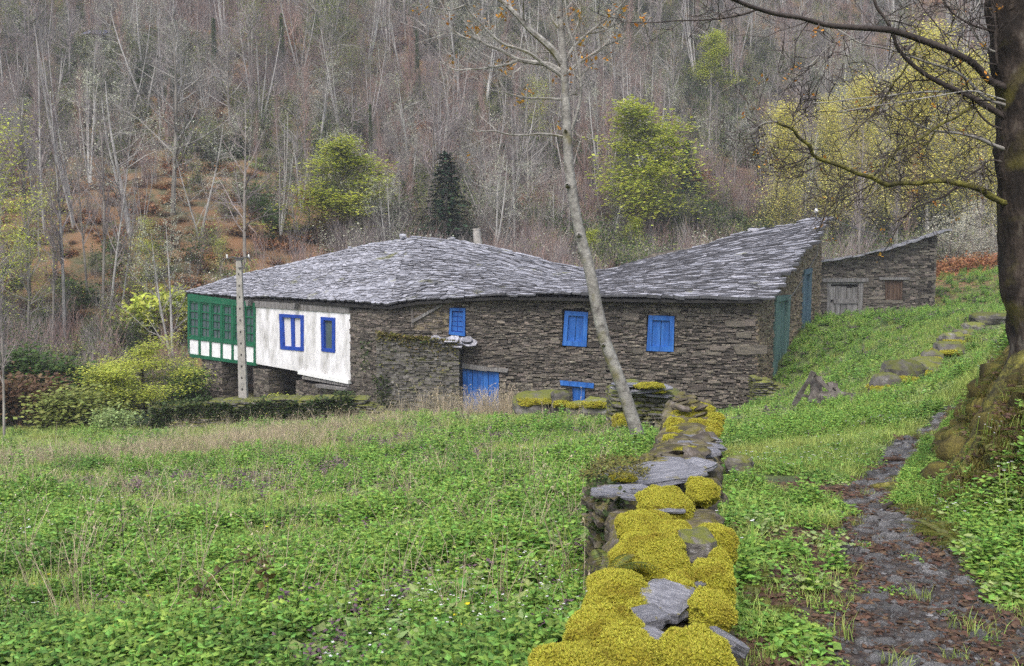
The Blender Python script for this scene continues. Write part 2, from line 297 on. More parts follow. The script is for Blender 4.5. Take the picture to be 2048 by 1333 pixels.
# ------------------------------------------------------------------ the ground, one sheet to beyond the hill's crest
ys = np.concatenate([np.linspace(-14, 1, 12)[:-1], np.geomspace(1, 230, 430)]); ss = np.linspace(-1, 1, 300); ss = np.sign(ss) * np.abs(ss) ** 1.15
Yg, Sg = np.meshgrid(ys, ss, indexing='ij'); Xg = Sg * (np.maximum(Yg, 0) * .85 + 4.0)
xg, yg = Xg.ravel(), Yg.ravel(); zg = TZ(xg, yg)
nr, nc = Yg.shape; ii = np.arange(nr - 1)[:, None] * nc + np.arange(nc - 1)[None]
Q = np.stack([ii, ii + 1, ii + nc + 1, ii + nc], 2).reshape(-1, 4)
gme = mesh_from('ground', np.stack([xg, yg, zg], 1), [Q], smooth=True)
near_k = (yg < 45)
mud = np.where(near_k, mud_mask(xg, yg), 0); hillk = sstep(44, 52, yg)
ca = gme.attributes.new('zone', 'FLOAT_COLOR', 'POINT')
ca.data.foreach_set('color', np.stack([mud, hillk, sstep(0, .4, blob(xg, yg, 1930, 535, 56, 3.2, 3.0)), np.ones_like(mud)], 1).astype(np.float32).ravel())
gm_ = bpy.data.materials.new('ground_soil'); gm_.use_nodes = True; nt = gm_.node_tree; N = nt.nodes; L = nt.links; b = N['Principled BSDF']; b.inputs['Roughness'].default_value = .9
tc = N.new('ShaderNodeTexCoord')
def ramp(scale, cols, det=8):
    n = N.new('ShaderNodeTexNoise'); n.inputs['Scale'].default_value = scale; n.inputs['Detail'].default_value = det; n.inputs['Roughness'].default_value = .7; L.new(tc.outputs['Object'], n.inputs['Vector'])
    r = N.new('ShaderNodeValToRGB'); e = r.color_ramp.elements
    while len(e) < len(cols): e.new(.5)
    for k, (p, c) in enumerate(cols): e[k].position = p; e[k].color = (*c, 1)
    L.new(n.outputs['Fac'], r.inputs[0]); return r.outputs[0]
r1 = ramp(5, [(.3, (.03, .045, .012)), (.5, (.07, .10, .025)), (.7, (.14, .17, .05))])
r2 = ramp(11, [(.3, (.014, .010, .008)), (.5, (.042, .031, .025)), (.62, (.09, .07, .055)), (.75, (.17, .15, .14))])
mr = N.new('ShaderNodeMapRange'); mr.inputs[3].default_value = .92; mr.inputs[4].default_value = .38
r3 = ramp(.35, [(.3, (.05, .07, .02)), (.42, (.09, .08, .035)), (.52, (.17, .10, .045)), (.65, (.21, .11, .05)), (.75, (.09, .07, .04))])
zc = N.new('ShaderNodeAttribute'); zc.attribute_name = 'zone'; sx = N.new('ShaderNodeSeparateColor'); L.new(zc.outputs['Color'], sx.inputs[0])
def mixc(f, a, c):
    m = N.new('ShaderNodeMix'); m.data_type = 'RGBA'; L.new(f, m.inputs[0]); L.new(a, m.inputs[6])
    if isinstance(c, tuple): m.inputs[7].default_value = c
    else: L.new(c, m.inputs[7])
    return m.outputs[2]
L.new(sx.outputs[0], mr.inputs[0]); L.new(mr.outputs[0], b.inputs['Roughness']); col = mixc(sx.outputs[0], r1, r2); col = mixc(sx.outputs[1], col, r3); col = mixc(sx.outputs[2], col, (.28, .10, .035, 1)); L.new(col, b.inputs['Base Color'])
nb = N.new('ShaderNodeTexNoise'); nb.inputs['Scale'].default_value = 25; nb.inputs['Detail'].default_value = 8; L.new(tc.outputs['Object'], nb.inputs['Vector'])
bp = N.new('ShaderNodeBump'); bp.inputs['Strength'].default_value = .8; bp.inputs['Distance'].default_value = .04; L.new(nb.outputs['Fac'], bp.inputs['Height']); L.new(bp.outputs[0], b.inputs['Normal'])
gme.materials.append(gm_); ground = put(bpy.data.objects.new('ground', gme), kind='structure', label='grassy slope falling to the house and the wooded hillside rising behind it')
# ------------------------------------------------------------------ scattered cover (nobody could count it): points that carry small plants
def lib(names_meshes, cname):
    c = bpy.data.collections.new(cname)
    for k, (n, me) in enumerate(names_meshes):
        o = bpy.data.objects.new('%s_piece_%02d' % (n, k), me); c.objects.link(o)
    return c
def scatter(name, coll, P, rot, scl, idx, label, parent=None):
    P = np.asarray(P, np.float32); base = wloc(parent) if parent is not None else np.zeros(3)
    me = bpy.data.meshes.new(name); me.vertices.add(len(P)); me.vertices.foreach_set('co', (P - base).astype(np.float32).ravel())
    a = me.attributes.new('rot', 'FLOAT_VECTOR', 'POINT'); a.data.foreach_set('vector', np.asarray(rot, np.float32).ravel())
    a = me.attributes.new('scl', 'FLOAT', 'POINT'); a.data.foreach_set('value', np.asarray(scl, np.float32))
    a = me.attributes.new('pick', 'INT', 'POINT'); a.data.foreach_set('value', np.asarray(idx, np.int32))
    o = bpy.data.objects.new(name, me); put(o, kind='stuff', label=label, parent=parent)
    g = bpy.data.node_groups.new(name + '_nodes', 'GeometryNodeTree'); g.interface.new_socket('Geometry', in_out='INPUT', socket_type='NodeSocketGeometry'); g.interface.new_socket('Geometry', in_out='OUTPUT', socket_type='NodeSocketGeometry')
    n = g.nodes; l = g.links; gi = n.new('NodeGroupInput'); go = n.new('NodeGroupOutput')
    ci = n.new('GeometryNodeCollectionInfo'); ci.inputs['Collection'].default_value = coll; ci.inputs['Separate Children'].default_value = True; ci.inputs['Reset Children'].default_value = True
    ip = n.new('GeometryNodeInstanceOnPoints'); ip.inputs['Pick Instance'].default_value = True
    def na(nm, t):
        x = n.new('GeometryNodeInputNamedAttribute'); x.data_type = t; x.inputs['Name'].default_value = nm; return x.outputs['Attribute']
    mp = n.new('GeometryNodeMeshToPoints'); l.new(gi.outputs[0], mp.inputs[0])
    l.new(mp.outputs[0], ip.inputs['Points']); l.new(ci.outputs[0], ip.inputs['Instance']); l.new(na('pick', 'INT'), ip.inputs['Instance Index'])
    l.new(na('rot', 'FLOAT_VECTOR'), ip.inputs['Rotation']); l.new(na('scl', 'FLOAT'), ip.inputs['Scale']); l.new(ip.outputs[0], go.inputs[0])
    md = o.modifiers.new('scatter', 'NODES'); md.node_group = g
    return o
def frames(rng, n, tilt=1.0):
    """n random rotation frames: long axis, width axis, normal"""
    az = rng.random(n) * 2 * PI; el = (rng.random(n) - .35) * tilt
    d = np.stack([np.cos(az) * np.cos(el), np.sin(az) * np.cos(el), np.sin(el)], 1)
    w = np.cross(d, np.array([0, 0, 1.0])) + (rng.random((n, 3)) - .5) * .8; w -= (w * d).sum(1)[:, None] * d; w /= np.linalg.norm(w, axis=1)[:, None] + 1e-9
    return d, w, np.cross(w, d)
def leaves(mb, C, size, rng, mi=0, tilt=1.0, wr=.45, simple=False, dirs=None):
    """a folded leaf at each point of C"""
    n = len(C); d, w, nn = frames(rng, n, tilt)
    if dirs is not None:
        d = dirs / (np.linalg.norm(dirs, axis=1)[:, None] + 1e-9); w = np.cross(d, np.array([.05, .1, 1.0])); w /= np.linalg.norm(w, axis=1)[:, None] + 1e-9; nn = np.cross(w, d)
    s = (size * (.6 + .8 * rng.random(n)))[:, None] if np.isscalar(size) else size[:, None]
    if simple:
        V = np.stack([C, C + d * s * .55 + w * s * wr, C + d * s, C + d * s * .45 - w * s * wr], 1)
        Fq = np.arange(n * 4).reshape(n, 4)
    else:
        V = np.stack([C, C + d * s * .45 + w * s * wr - nn * s * .12, C + d * s - nn * s * .15, C + d * s * .45 - w * s * wr - nn * s * .12, C + d * s * .5 + nn * s * .04], 1)
        i = np.arange(n)[:, None] * 5; Fq = (i[:, :, None] + np.array([(0, 1, 4), (1, 2, 4), (2, 3, 4), (3, 0, 4)])[None]).reshape(-1, 3)
    mb.add(V.reshape(-1, 3), Fq, np.repeat(rng.random(n), len(Fq) // n), mi)
def blades(mb, n, r, h, w, rng, mi=0, lean=.5, z0=0.0):
    az = rng.random(n) * 2 * PI; rr = r * np.sqrt(rng.random(n)); B = np.stack([rr * np.cos(az), rr * np.sin(az), np.full(n, z0)], 1)
    a2 = rng.random(n) * 2 * PI; H = h * (.5 + .7 * rng.random(n)); ln = lean * (.3 + rng.random(n)) * H
    D = np.stack([np.cos(a2), np.sin(a2), a2 * 0], 1); S = np.stack([-np.sin(a2), np.cos(a2), a2 * 0], 1) * w / 2
    up = np.array([0, 0, 1.0]); m = B + D * ln[:, None] * .3 + up * H[:, None] * .6; t = B + D * ln[:, None] + up * H[:, None]
    V = np.stack([B - S, B + S, m + S * .8, m - S * .8, t], 1).reshape(-1, 3); i = np.arange(n) * 5; tt = rng.random(n)
    mb.add(V, np.stack([i, i + 1, i + 2, i + 3], 1), tt, mi); mb.f.append(np.stack([i + 3, i + 2, i + 4], 1) + mb.n - len(V)); mb.t.append(tt); mb.m.append(np.full(n, mi))
def herb(seed, n, r, h, leaf, mats, stems=4):
    rng = np.random.default_rng(seed); mb = MB()
    az = rng.random(n) * 2 * PI; rr = r * np.sqrt(rng.random(n)); z = h * (.15 + .85 * rng.random(n)) * (1 - .5 * (rr / r) ** 2)
    leaves(mb, np.stack([rr * np.cos(az), rr * np.sin(az), z], 1), leaf, rng, tilt=.9)
    for k in range(stems):
        a = rng.random() * 6.3; q = r * .6 * rng.random(); mb.tube([(q * math.cos(a), q * math.sin(a), -.03), (q * math.cos(a) * 1.3, q * math.sin(a) * 1.3, h * .8)], .003, 3)
    return mb.mesh('herb', mats)
def nettle(seed, h, mats, top=None):
    """upright stem with pairs of leaves"""
    rng = np.random.default_rng(seed); mb = MB()
    for q in range(5):
        a = rng.random() * 6.3; rr = .1 * rng.random() ** .5; bx, by = rr * math.cos(a), rr * math.sin(a); H = h * (.6 + .5 * rng.random()); lx, ly = (rng.random(2) - .5) * .12
        mb.tube([(bx, by, -.03), (bx + lx * .4, by + ly * .4, H * .6), (bx + lx, by + ly, H)], .0035, 3)
        C = []; Dr = []; S = []
        for k in range(7):
            t = .25 + .75 * k / 6; p = np.array([bx + lx * t, by + ly * t, H * t]); a0 = k * PI / 2 + q
            for s in (0, PI): C.append(p); Dr.append((math.cos(a0 + s), math.sin(a0 + s), .15 + .3 * t)); S.append(.075 * (1.15 - .7 * t) * (.8 + .4 * rng.random()))
        for sl, mi in ((slice(0, 8), 0), (slice(8, 14), 1 if top else 0)): leaves(mb, np.array(C)[sl], np.array(S)[sl], rng, mi=mi, dirs=np.array(Dr)[sl], wr=.35)
    return mb.mesh('nettle', mats)
def stalks(seed, n, r, h, w, mats, heads=True):
    rng = np.random.default_rng(seed); mb = MB()
    for k in range(n):
        a = rng.random() * 6.3; q = r * rng.random() ** .5; x, y = q * math.cos(a), q * math.sin(a); H = h * (.4 + .7 * rng.random()); dx, dy = (rng.random(2) - .5) * H * .9
        pts = [(x, y, -.04), (x + dx * .25, y + dy * .25, H * .5), (x + dx * .8, y + dy * .8, H * .92), (x + dx * 1.1, y + dy * 1.1, H)]
        mb.tube(pts, [w / 2, w / 2, w * .35, w * .2], 3, tint=rng.random())
        if heads and rng.random() < .5: leaves(mb, np.array(pts[-1:]).repeat(3, 0) - np.array([0, 0, .02]), .04, rng, tilt=1.5, wr=.2, simple=True)
    return mb.mesh('stalks', mats)
def fern_mesh(seed, mats):
    rng = np.random.default_rng(seed); mb = MB()
    for q in range(7):
        a = q * .9 + rng.random(); Ln = .38 * (.7 + .5 * rng.random()); t = np.linspace(0, 1, 8); d = np.array([math.cos(a), math.sin(a), 0])
        P = d * (Ln * t)[:, None] + np.array([0, 0, 1.0]) * (Ln * (.75 * t - .65 * t * t))[:, None]
        mb.tube(P, np.linspace(.003, .001, 8), 3)
        s = np.array([-d[1], d[0], 0]); tt = np.linspace(.12, .98, 15); C = np.stack([np.interp(tt, t, P[:, i]) for i in range(3)], 1)
        for sg in (-1, 1): leaves(mb, C, .075 * np.sin(PI * (tt * .85 + .1)) + .006, rng, dirs=np.tile(s * sg + d * .35 + np.array([0, 0, -.15]), (15, 1)), wr=.11)
    return mb.mesh('fern', mats)
def litter(seed, n, r, size, mats):
    rng = np.random.default_rng(seed); mb = MB(); a = rng.random(n) * 6.3; q = r * np.sqrt(rng.random(n))
    leaves(mb, np.stack([q * np.cos(a), q * np.sin(a), .005 + .02 * rng.random(n)], 1), size, rng, tilt=.5, wr=.3)
    for k in range(3):
        a = rng.random() * 6.3; x, y = (rng.random(2) - .5) * r; mb.tube([(x, y, .01), (x + .1 * math.cos(a), y + .1 * math.sin(a), .02)], .003, 3)
    return mb.mesh('litter', mats)
def flower(seed, n, r, h, size, mats):
    rng = np.random.default_rng(seed); mb = MB()
    for k in range(n):
        a = rng.random() * 6.3; q = r * rng.random() ** .5; c = np.array([q * math.cos(a), q * math.sin(a), h * (.7 + .5 * rng.random())])
        mb.tube([c * (1, 1, 0), c], .002, 3, mi=1); th = np.arange(5) * 2 * PI / 5
        leaves(mb, np.tile(c, (5, 1)), np.full(5, size), rng, dirs=np.stack([np.cos(th), np.sin(th), th * 0 + .3], 1), wr=.4, simple=True)
    return mb.mesh('flower', mats)
# ------------------------------------------------------------------ walls as upright planes
class Fr:
    def __init__(s, a, b):     # a, b ground points (x, y)
        s.a = np.array(a[:2], float); s.b = np.array(b[:2], float); s.L = np.linalg.norm(s.b - s.a); s.d = (s.b - s.a) / s.L
        n = np.array([s.d[1], -s.d[0]]); s.n = n if n @ (-s.a) > 0 else -n
    def p(s, u, z, o=0.0): q = s.a + s.d * u + s.n * o; return np.array([q[0], q[1], z])
    def uv(s, px, py, o=0.0):
        r = ray(px, py); a = s.a + s.n * o; m = np.array([[s.d[0], -r[0]], [s.d[1], -r[1]]]); u, t = np.linalg.solve(m, -a); return u, t * r[2]
    def off(s, o): f = Fr(s.a + s.n * o, s.b + s.n * o); f.n = s.n; return f
def prism(mb, fr, uvs, o0, o1, tint=0.0, mi=0):
    """a quad given in wall coordinates, from depth o0 (back) to o1 (front)"""
    V = [fr.p(u, z, o0) for u, z in uvs] + [fr.p(u, z, o1) for u, z in uvs]
    mb.add(V, [(3, 2, 1, 0), (4, 5, 6, 7), (0, 1, 5, 4), (1, 2, 6, 5), (2, 3, 7, 6), (3, 0, 4, 7)], tint, mi)
def pq(mb, fr, px4, o0, o1, tint=0.0, mi=0, ref=0.0): prism(mb, fr, [fr.uv(x, y, ref) for x, y in px4], o0, o1, tint, mi)
def quadlerp(q, s, t):     # q = TL, TR, BR, BL in pixels
    q = [np.array(c, float) for c in q]; return (1 - t) * ((1 - s) * q[0] + s * q[1]) + t * ((1 - s) * q[3] + s * q[2])
def sub(q, s0, s1, t0, t1): return [quadlerp(q, s0, t0), quadlerp(q, s1, t0), quadlerp(q, s1, t1), quadlerp(q, s0, t1)]
# unit stones: flat irregular blocks, 8 or 12 corners
def stone_variants(n, seed, jit=.22, mats=None, name='stone_block'):
    rng = np.random.default_rng(seed); out = []
    for k in range(n):
        V = CUBE * .5 * np.array([1, 1, 1]) + (rng.random((8, 3)) - .5) * jit * np.array([.7, .5, .9])
        # split the long faces so the outline is not a plain box
        m = np.array([[(rng.random() - .5) * .4, sy * .5, sz * .5 * (1 + (rng.random() - .3) * .35)] for sy, sz in ((-1, -1), (1, -1), (1, 1), (-1, 1))])
        V = np.concatenate([V, m]); Fq = [np.array([(0, 3, 7, 4), (1, 5, 6, 2), (0, 4, 11, 8), (8, 11, 5, 1), (3, 9, 10, 7), (9, 2, 6, 10), (0, 8, 9, 3), (8, 1, 2, 9), (4, 7, 10, 11), (11, 10, 6, 5)])]
        out.append((V, Fq[0]))
    return out
STV = stone_variants(12, 3)
def unit_meshes(variants, name, m):
    r = []
    for V, Fq in variants:
        me = mesh_from(name, V, [Fq]); me.materials.append(m); r.append(me)
    return r
def place_pieces(items, variants, umeshes, parent, name, mb_mat, nobj, seed, stuffname, mis=None):
    """items: (centre, R 3x3 columns scaled, size weight). The largest nobj become objects, the rest one joined part"""
    from mathutils import Matrix
    rng = np.random.default_rng(seed); base = wloc(parent)
    w = np.array([it[2] for it in items]); order = np.argsort(-w); big = set(order[:nobj].tolist()); mb = MB()
    for k, (c, R, _) in enumerate(items):
        v = int(rng.integers(len(variants)))
        if k in big:
            o = bpy.data.objects.new(name, umeshes[v]); mt = Matrix.Identity(4)
            for i in range(3):
                for j in range(3): mt[i][j] = R[i, j]
            l, q, s = mt.decompose(); o.location = tuple(np.asarray(c) - base); o.rotation_euler = q.to_euler(); o.scale = s; put(o, parent=parent)
        else: mb.add(variants[v][0] @ R.T + c, variants[v][1], rng.random(), 0 if mis is None else mis)
    if mb.n: mb.build(stuffname, mb_mat, parent, kind='stuff')
def course_items(fr, u0, u1, zb, ztop, openings, hr, wr, depth, rng, proud=.03, irregular=.0, skip=None):
    items = []; z = zb; zmax = max(ztop(u) for u in np.linspace(u0, u1, 30))
    while z < zmax:
        h = hr[0] + (hr[1] - hr[0]) * rng.random() ** 1.7; zc = z + h / 2
        iv = [(u0, u1)]
        for (a, b, c, d) in openings:
            if c < zc < d:
                niv = []
                for (p, q) in iv:
                    if b <= p or a >= q: niv.append((p, q)); continue
                    if a > p: niv.append((p, a))
                    if b < q: niv.append((b, q))
                iv = niv
        for (p, q) in iv:
            u = p
            while u < q - .02:
                w = wr[0] + (wr[1] - wr[0]) * rng.random() ** 2; w = min(w, q - u)
                if q - u - w < wr[0] * .6: w = q - u
                uc = u + w / 2; zz = zc + (rng.random() - .5) * irregular * h + .04 * math.sin(uc * 1.3 + zc * .7)
                if zz + h * .3 < ztop(uc):
                    a = (rng.random() - .5) * .1; R = np.zeros((3, 3)); dx = np.array([fr.d[0], fr.d[1], a]); dy = np.array([fr.n[0], fr.n[1], 0]); dz = np.array([-fr.d[0] * a, -fr.d[1] * a, 1])
                    hh = h * (1.0 + .25 * (rng.random() - .3)); R[:, 0] = dx * (w - .008); R[:, 1] = dy * depth; R[:, 2] = dz * (hh - .006)
                    c = fr.p(uc, zz, -depth / 2 + proud * (rng.random() * 2 - 1)); items.append((c, R, w * h / (c[1] ** 2)))
                u += w
        z += h
    return items
# ------------------------------------------------------------------ the long stone house
Lp = A(375, 700, 49.0)[:2]; Cp = A(780, 700, 38.3)[:2]; Ap = A(1515, 700, 36.0)[:2]; Gp = A(1641, 600, 44.6)[:2]
fF = Fr(Cp, Ap); fL = Fr(Lp, Cp); fG = Fr(Ap, Gp)
house = empty('stone_house', (Cp[0], Cp[1], -6.3), 'long stone farmhouse with slate roof, blue shutters and a white wing with green glazed gallery', 'house')
EAVE = [(780,611,38.0),(830,602,37.8),(930,595,37.4),(1000,592,37.1),(1100,593,36.8),(1200,595,36.4),(1400,598,35.8),(1524,598,35.5)]
RIDGE = [(820,478,46),(890,482,45.7),(950,491,45.2),(1020,509,44),(1100,530,42.3),(1150,541,41.0),(1190,547,40.3),(1225,542,40.5),(1260,534,41),(1380,501,42.2),(1500,471,43.2),(1580,455,43.8),(1641,441,44.3)]
Epts = np.array([A(*p) for p in EAVE]); Kpts = np.array([A(*p) for p in RIDGE])
es = np.array([(p[0] - 780) / 744. for p in EAVE]); ks = np.array([(p[0] - 820) / 821. for p in RIDGE])
def Ef(s): return np.array([np.interp(s, es, Epts[:, i]) for i in range(3)])
def Kf(s): return np.array([np.interp(s, ks, Kpts[:, i]) for i in range(3)])
eu = [fF.uv(p[0], p[1])[0] for p in EAVE]; ez = [fF.uv(p[0], p[1])[1] for p in EAVE]
def topF(u): return float(np.interp(u, eu, ez)) - .02
rng = np.random.default_rng(11)
# solid bodies behind the facing stones
def body(name, fr, u0, u1, zb, ztopf, o0, o1, m, parent):
    mb = MB()
    us = np.linspace(u0, u1, 9)
    for a, b_ in zip(us[:-1], us[1:]): prism(mb, fr, [(a, ztopf(a)), (b_, ztopf(b_)), (b_, zb), (a, zb)], o0, o1)
    return mb.build(name, m, parent)
front = body('front_wall', fF, 0, fF.L, -6.9, lambda u: topF(u) + .05, -.6, -.12, M['mortar'], house)
win = {'w1': [(900,616),(931,617),(930,673),(898,669)], 'w2': [(1130,622),(1176,625),(1173,694),(1125,691)], 'w3': [(1297,631),(1349,633),(1347,704),(1293,702)],
 'door': [(922,737),(998,742),(997,830),(925,826)], 'w4': [(1145,772),(1170,774),(1169,812),(1146,811)], 'w5': [(1312,788),(1335,789),(1334,832),(1313,831)]}
def rect(fr, q, pad=.0):
    uv = [fr.uv(*c) for c in q]; return (min(u for u, _ in uv) - pad, max(u for u, _ in uv) + pad, min(z for _, z in uv) - pad, max(z for _, z in uv) + pad)
ops = [rect(fF, win[k], .01) for k in ('w1', 'w2', 'w3', 'door', 'w4', 'w5')]
it = course_items(fF, -.05, fF.L, -6.8, topF, ops, (.035, .095), (.10, .50), .26, rng, .045, .9)
STM = unit_meshes(STV, 'stone', M['schist']); STG = unit_meshes(STV, 'stone', M['schist_gold'])
vis = [(c, R, w if proj(c)[0][1] < 822 else w * .01) for c, R, w in it]
# a few larger pale blocks near the right corner and beside the windows
place_pieces(vis, STV, STM, front, 'stone', M['schist'], 300, 5, 'small_stones')
for (px, py, w_, h_) in [(1500,700,60,17),(1470,648,38,12),(1497,646,26,12),(1435,697,30,9),(1262,633,34,14),(1110,681,16,9),(1117,623,14,8),(1110,684,22,6),(1185,690,22,8),(1230,655,26,8),(1275,702,20,10),(1362,701,20,9),(1345,622,34,6),(1361,636,16,10),(1370,650,30,7),(1000,706,18,7),(1487,670,30,10)]:
    u, z = fF.uv(px, py); s_ = 36.5 / F; R = np.zeros((3, 3)); R[:2, 0] = fF.d * w_ * s_; R[:2, 1] = fF.n * .2; R[2, 2] = h_ * s_
    o = bpy.data.objects.new('stone', STM[int(rng.integers(12))]); from mathutils import Matrix
    l, q, s = Matrix([[*R[0], 0], [*R[1], 0], [*R[2], 0], [0, 0, 0, 1]]).decompose(); o.location = tuple(fF.p(u, z, -.04) - wloc(front)); o.rotation_euler = q.to_euler(); o.scale = s; put(o, parent=front)
def shutter_window(q, mat_, fw, recess=-.10, name='window', board=2, label=None, panes=None):
    mb = MB(); f = fw
    for s0, s1, t0, t1 in ((0, f, 0, 1), (1 - f, 1, 0, 1), (f, 1 - f, 0, f * .75), (f, 1 - f, 1 - f * .8, 1)): pq(mb, fF, sub(q, s0, s1, t0, t1), -.14, .035)
    w = mb.build(name, mat_, house, label=label)
    if panes:
        for i in range(panes[0]):
            for j in range(panes[1]):
                mb = MB(); a, b_ = f + (1 - 2 * f) * i / panes[0], f + (1 - 2 * f) * (i + 1) / panes[0]; c, d = f + (1 - 2 * f) * j / panes[1], f + (1 - 2 * f) * (j + 1) / panes[1]
                g = .022; pq(mb, fF, sub(q, a + g, b_ - g, c + g * .7, d - g * .7), -.13, -.045); mb.build('panel', mat_, w)
        mb = MB(); pq(mb, fF, sub(q, f, 1 - f, f * .7, 1 - f * .8), -.15, -.08); mb.build('backboard', M['navy_paint'], w)
    else:
        for i in range(board):
            mb = MB(); a = f + (1 - 2 * f) * i / board; pq(mb, fF, sub(q, a + .012, a + (1 - 2 * f) / board - .012, f * .75, 1 - f * .8), -.14, -.05 - .008 * (i % 2)); mb.build('plank', mat_, w)
    return w
shutter_window(win['w1'], M['blue_paint'], .14, panes=(2, 4), label='narrow blue window with small raised panels')
shutter_window(win['w2'], M['blue_paint'], .17, label='blue shuttered window above the mossy boulders')
shutter_window(win['w3'], M['blue_paint'], .17, label='blue shuttered window near the right corner')
shutter_window(win['w4'], M['blue_paint'], .02, board=2, name='small_shutter'); shutter_window(win['w5'], M['blue_paint'], .02, board=2, name='small_shutter')
dr = bpy.data.objects.new('door', None); dr.location = tuple(fF.p(*fF.uv(960, 826)) - wloc(house)); put(dr, parent=house, label='blue plank door behind dry stalks')
for i in range(7):
    mb = MB(); g = .006; pq(mb, fF, sub(win['door'], i / 7 + g, (i + 1) / 7 - g, .0, 1), -.13, -.05 - .012 * (i % 3)); mb.build('plank', M['blue_paint'], dr)
mb = MB(); c = fF.p(*fF.uv(972, 793), .0); mb.tube([c + np.array([.07 * math.cos(t), -.02, .07 * math.sin(t)]) for t in np.linspace(0, 2 * PI, 12)], .012, 5); mb.build('ring_handle', M['plastic'], dr)
def lintel(q, m, o1, n='lintel'):
    mb = MB(); pq(mb, fF, q, -.1, o1); V = mb.v[0]; mb.v[0] = V + fbm(V * 3, 4, 2)[:, None] * .03; mb.build(n, m, house)
lintel([(917,725),(975,733),(975,742),(918,736)], M['grey_wood'], .10); lintel([(975,734),(1018,737),(1015,745),(975,741)], M['grey_wood'], .07)
lintel([(1120,761),(1188,767),(1187,777),(1122,770)], M['blue_paint'], .10); lintel([(1297,775),(1344,779),(1343,789),(1299,786)], M['blue_paint'], .10)
mb = MB(); pq(mb, fF, [(866,721),(873,721),(873,733),(866,733)], 0, .10); mb.build('meter_box', M['plastic'], house)
mb = MB(); mb.tube([fF.p(*fF.uv(x, y), .06) for x, y in [(868,733),(867,742),(870,750),(876,757)]], .022, 5); mb.build('pipe', M['plastic'], house)
mb = MB(); pq(mb, fF, [(823,641),(885,607),(886,612),(825,647)], .0, .09); mb.build('leaning_beam', M['grey_wood'], house)
mb = MB(); pq(mb, fF, [(822,603),(827,603),(828,655),(823,655)], -.1, .06); mb.build('post', M['old_wood'], house)
mb = MB(); pq(mb, fF, [(825,606),(898,600),(898,665),(826,662)], -.14, -.02); mb.build('plaster_patch', M['schist_gold'], house)
# mossy lean-to ledge in front of the wall with slates at its end
fB = fF.off(.62); u0 = fB.uv(752, 700)[0]; u1 = fB.uv(918, 700)[0]
lz = lambda u: float(np.interp(u, [u0, u1], [fB.uv(752, 672)[1], fB.uv(918, 690)[1]]))
bt = body('buttress_wall', fB, u0, u1, -6.9, lambda u: lz(u) - .06, -.64, -.14, M['mortar'], house)
itb = course_items(fB, u0, u1, -6.8, lambda u: lz(u), [], (.05, .12), (.15, .6), .26, rng, .04, .5)
place_pieces(itb, STV, unit_meshes(STV, 'stone', M['schist_mossy']), bt, 'stone', M['schist_mossy'], 120, 6, 'small_stones')
# wing wall in the plane of the white wing
zC = fL.uv(700, 700)[0]
tL = lambda u: float(np.interp(u, [zC, fL.L], [fL.uv(700, 620)[1], fL.uv(780, 612)[1]]))
wg = body('side_wall', fL, zC, fL.L, -6.9, lambda u: tL(u), -.6, -.12, M['mortar'], house)
itw = course_items(fL, zC, fL.L, -6.8, tL, [], (.05, .12), (.13, .55), .26, rng, .03, .5)
place_pieces(itw, STV, STM, wg, 'stone', M['schist'], 90, 7, 'small_stones')
# gable end, golden rubble
gz = [(1515,600),(1560,545),(1600,500),(1641,446)]; gu = [fG.uv(*p)[0] for p in gz]; gzz = [fG.uv(*p)[1] for p in gz]
tG = lambda u: float(np.interp(u, gu, gzz)) - .04
d1 = [(1549,600),(1578,596),(1573,722),(1546,755)]; d2 = [(1606,547),(1621,542),(1618,660),(1603,672)]
gb_ = body('gable_wall', fG, 0, fG.L, -6.9, lambda u: tG(u), -.6, -.12, M['mortar'], house)
gops = [rect(fG, d1), rect(fG, d2)]
itg = course_items(fG, 0, fG.L, -6.8, tG, gops, (.05, .11), (.12, .45), .26, rng, .04, .6)
place_pieces(itg, STV, STG, gb_, 'stone', M['schist_gold'], 300, 8, 'small_stones')
for q, m, lb in ((d1, M['teal_paint'], 'weathered green door in the gable end'), (d2, M['bluegrey_paint'], 'weathered blue-grey door near the far corner')):
    f0 = bpy.data.objects.new('door', None); f0.location = tuple(fG.p(*fG.uv(*q[3])) - wloc(house)); put(f0, parent=house, label=lb)
    for s0, s1, t0, t1, o1 in ((0, .2, 0, 1, .07), (.85, 1, 0, 1, .07), (0, 1, -.05, .03, .09)):
        mb = MB(); pq(mb, fG, sub(q, s0, s1, t0, t1), -.15, o1); mb.build('door_frame', m, f0)
    for i in range(3):
        mb = MB(); pq(mb, fG, sub(q, .2 + .65 * i / 3 + .01, .2 + .65 * (i + 1) / 3 - .01, .02, 1), -.15, -.05 - .015 * (i % 2)); mb.build('plank', m, f0)
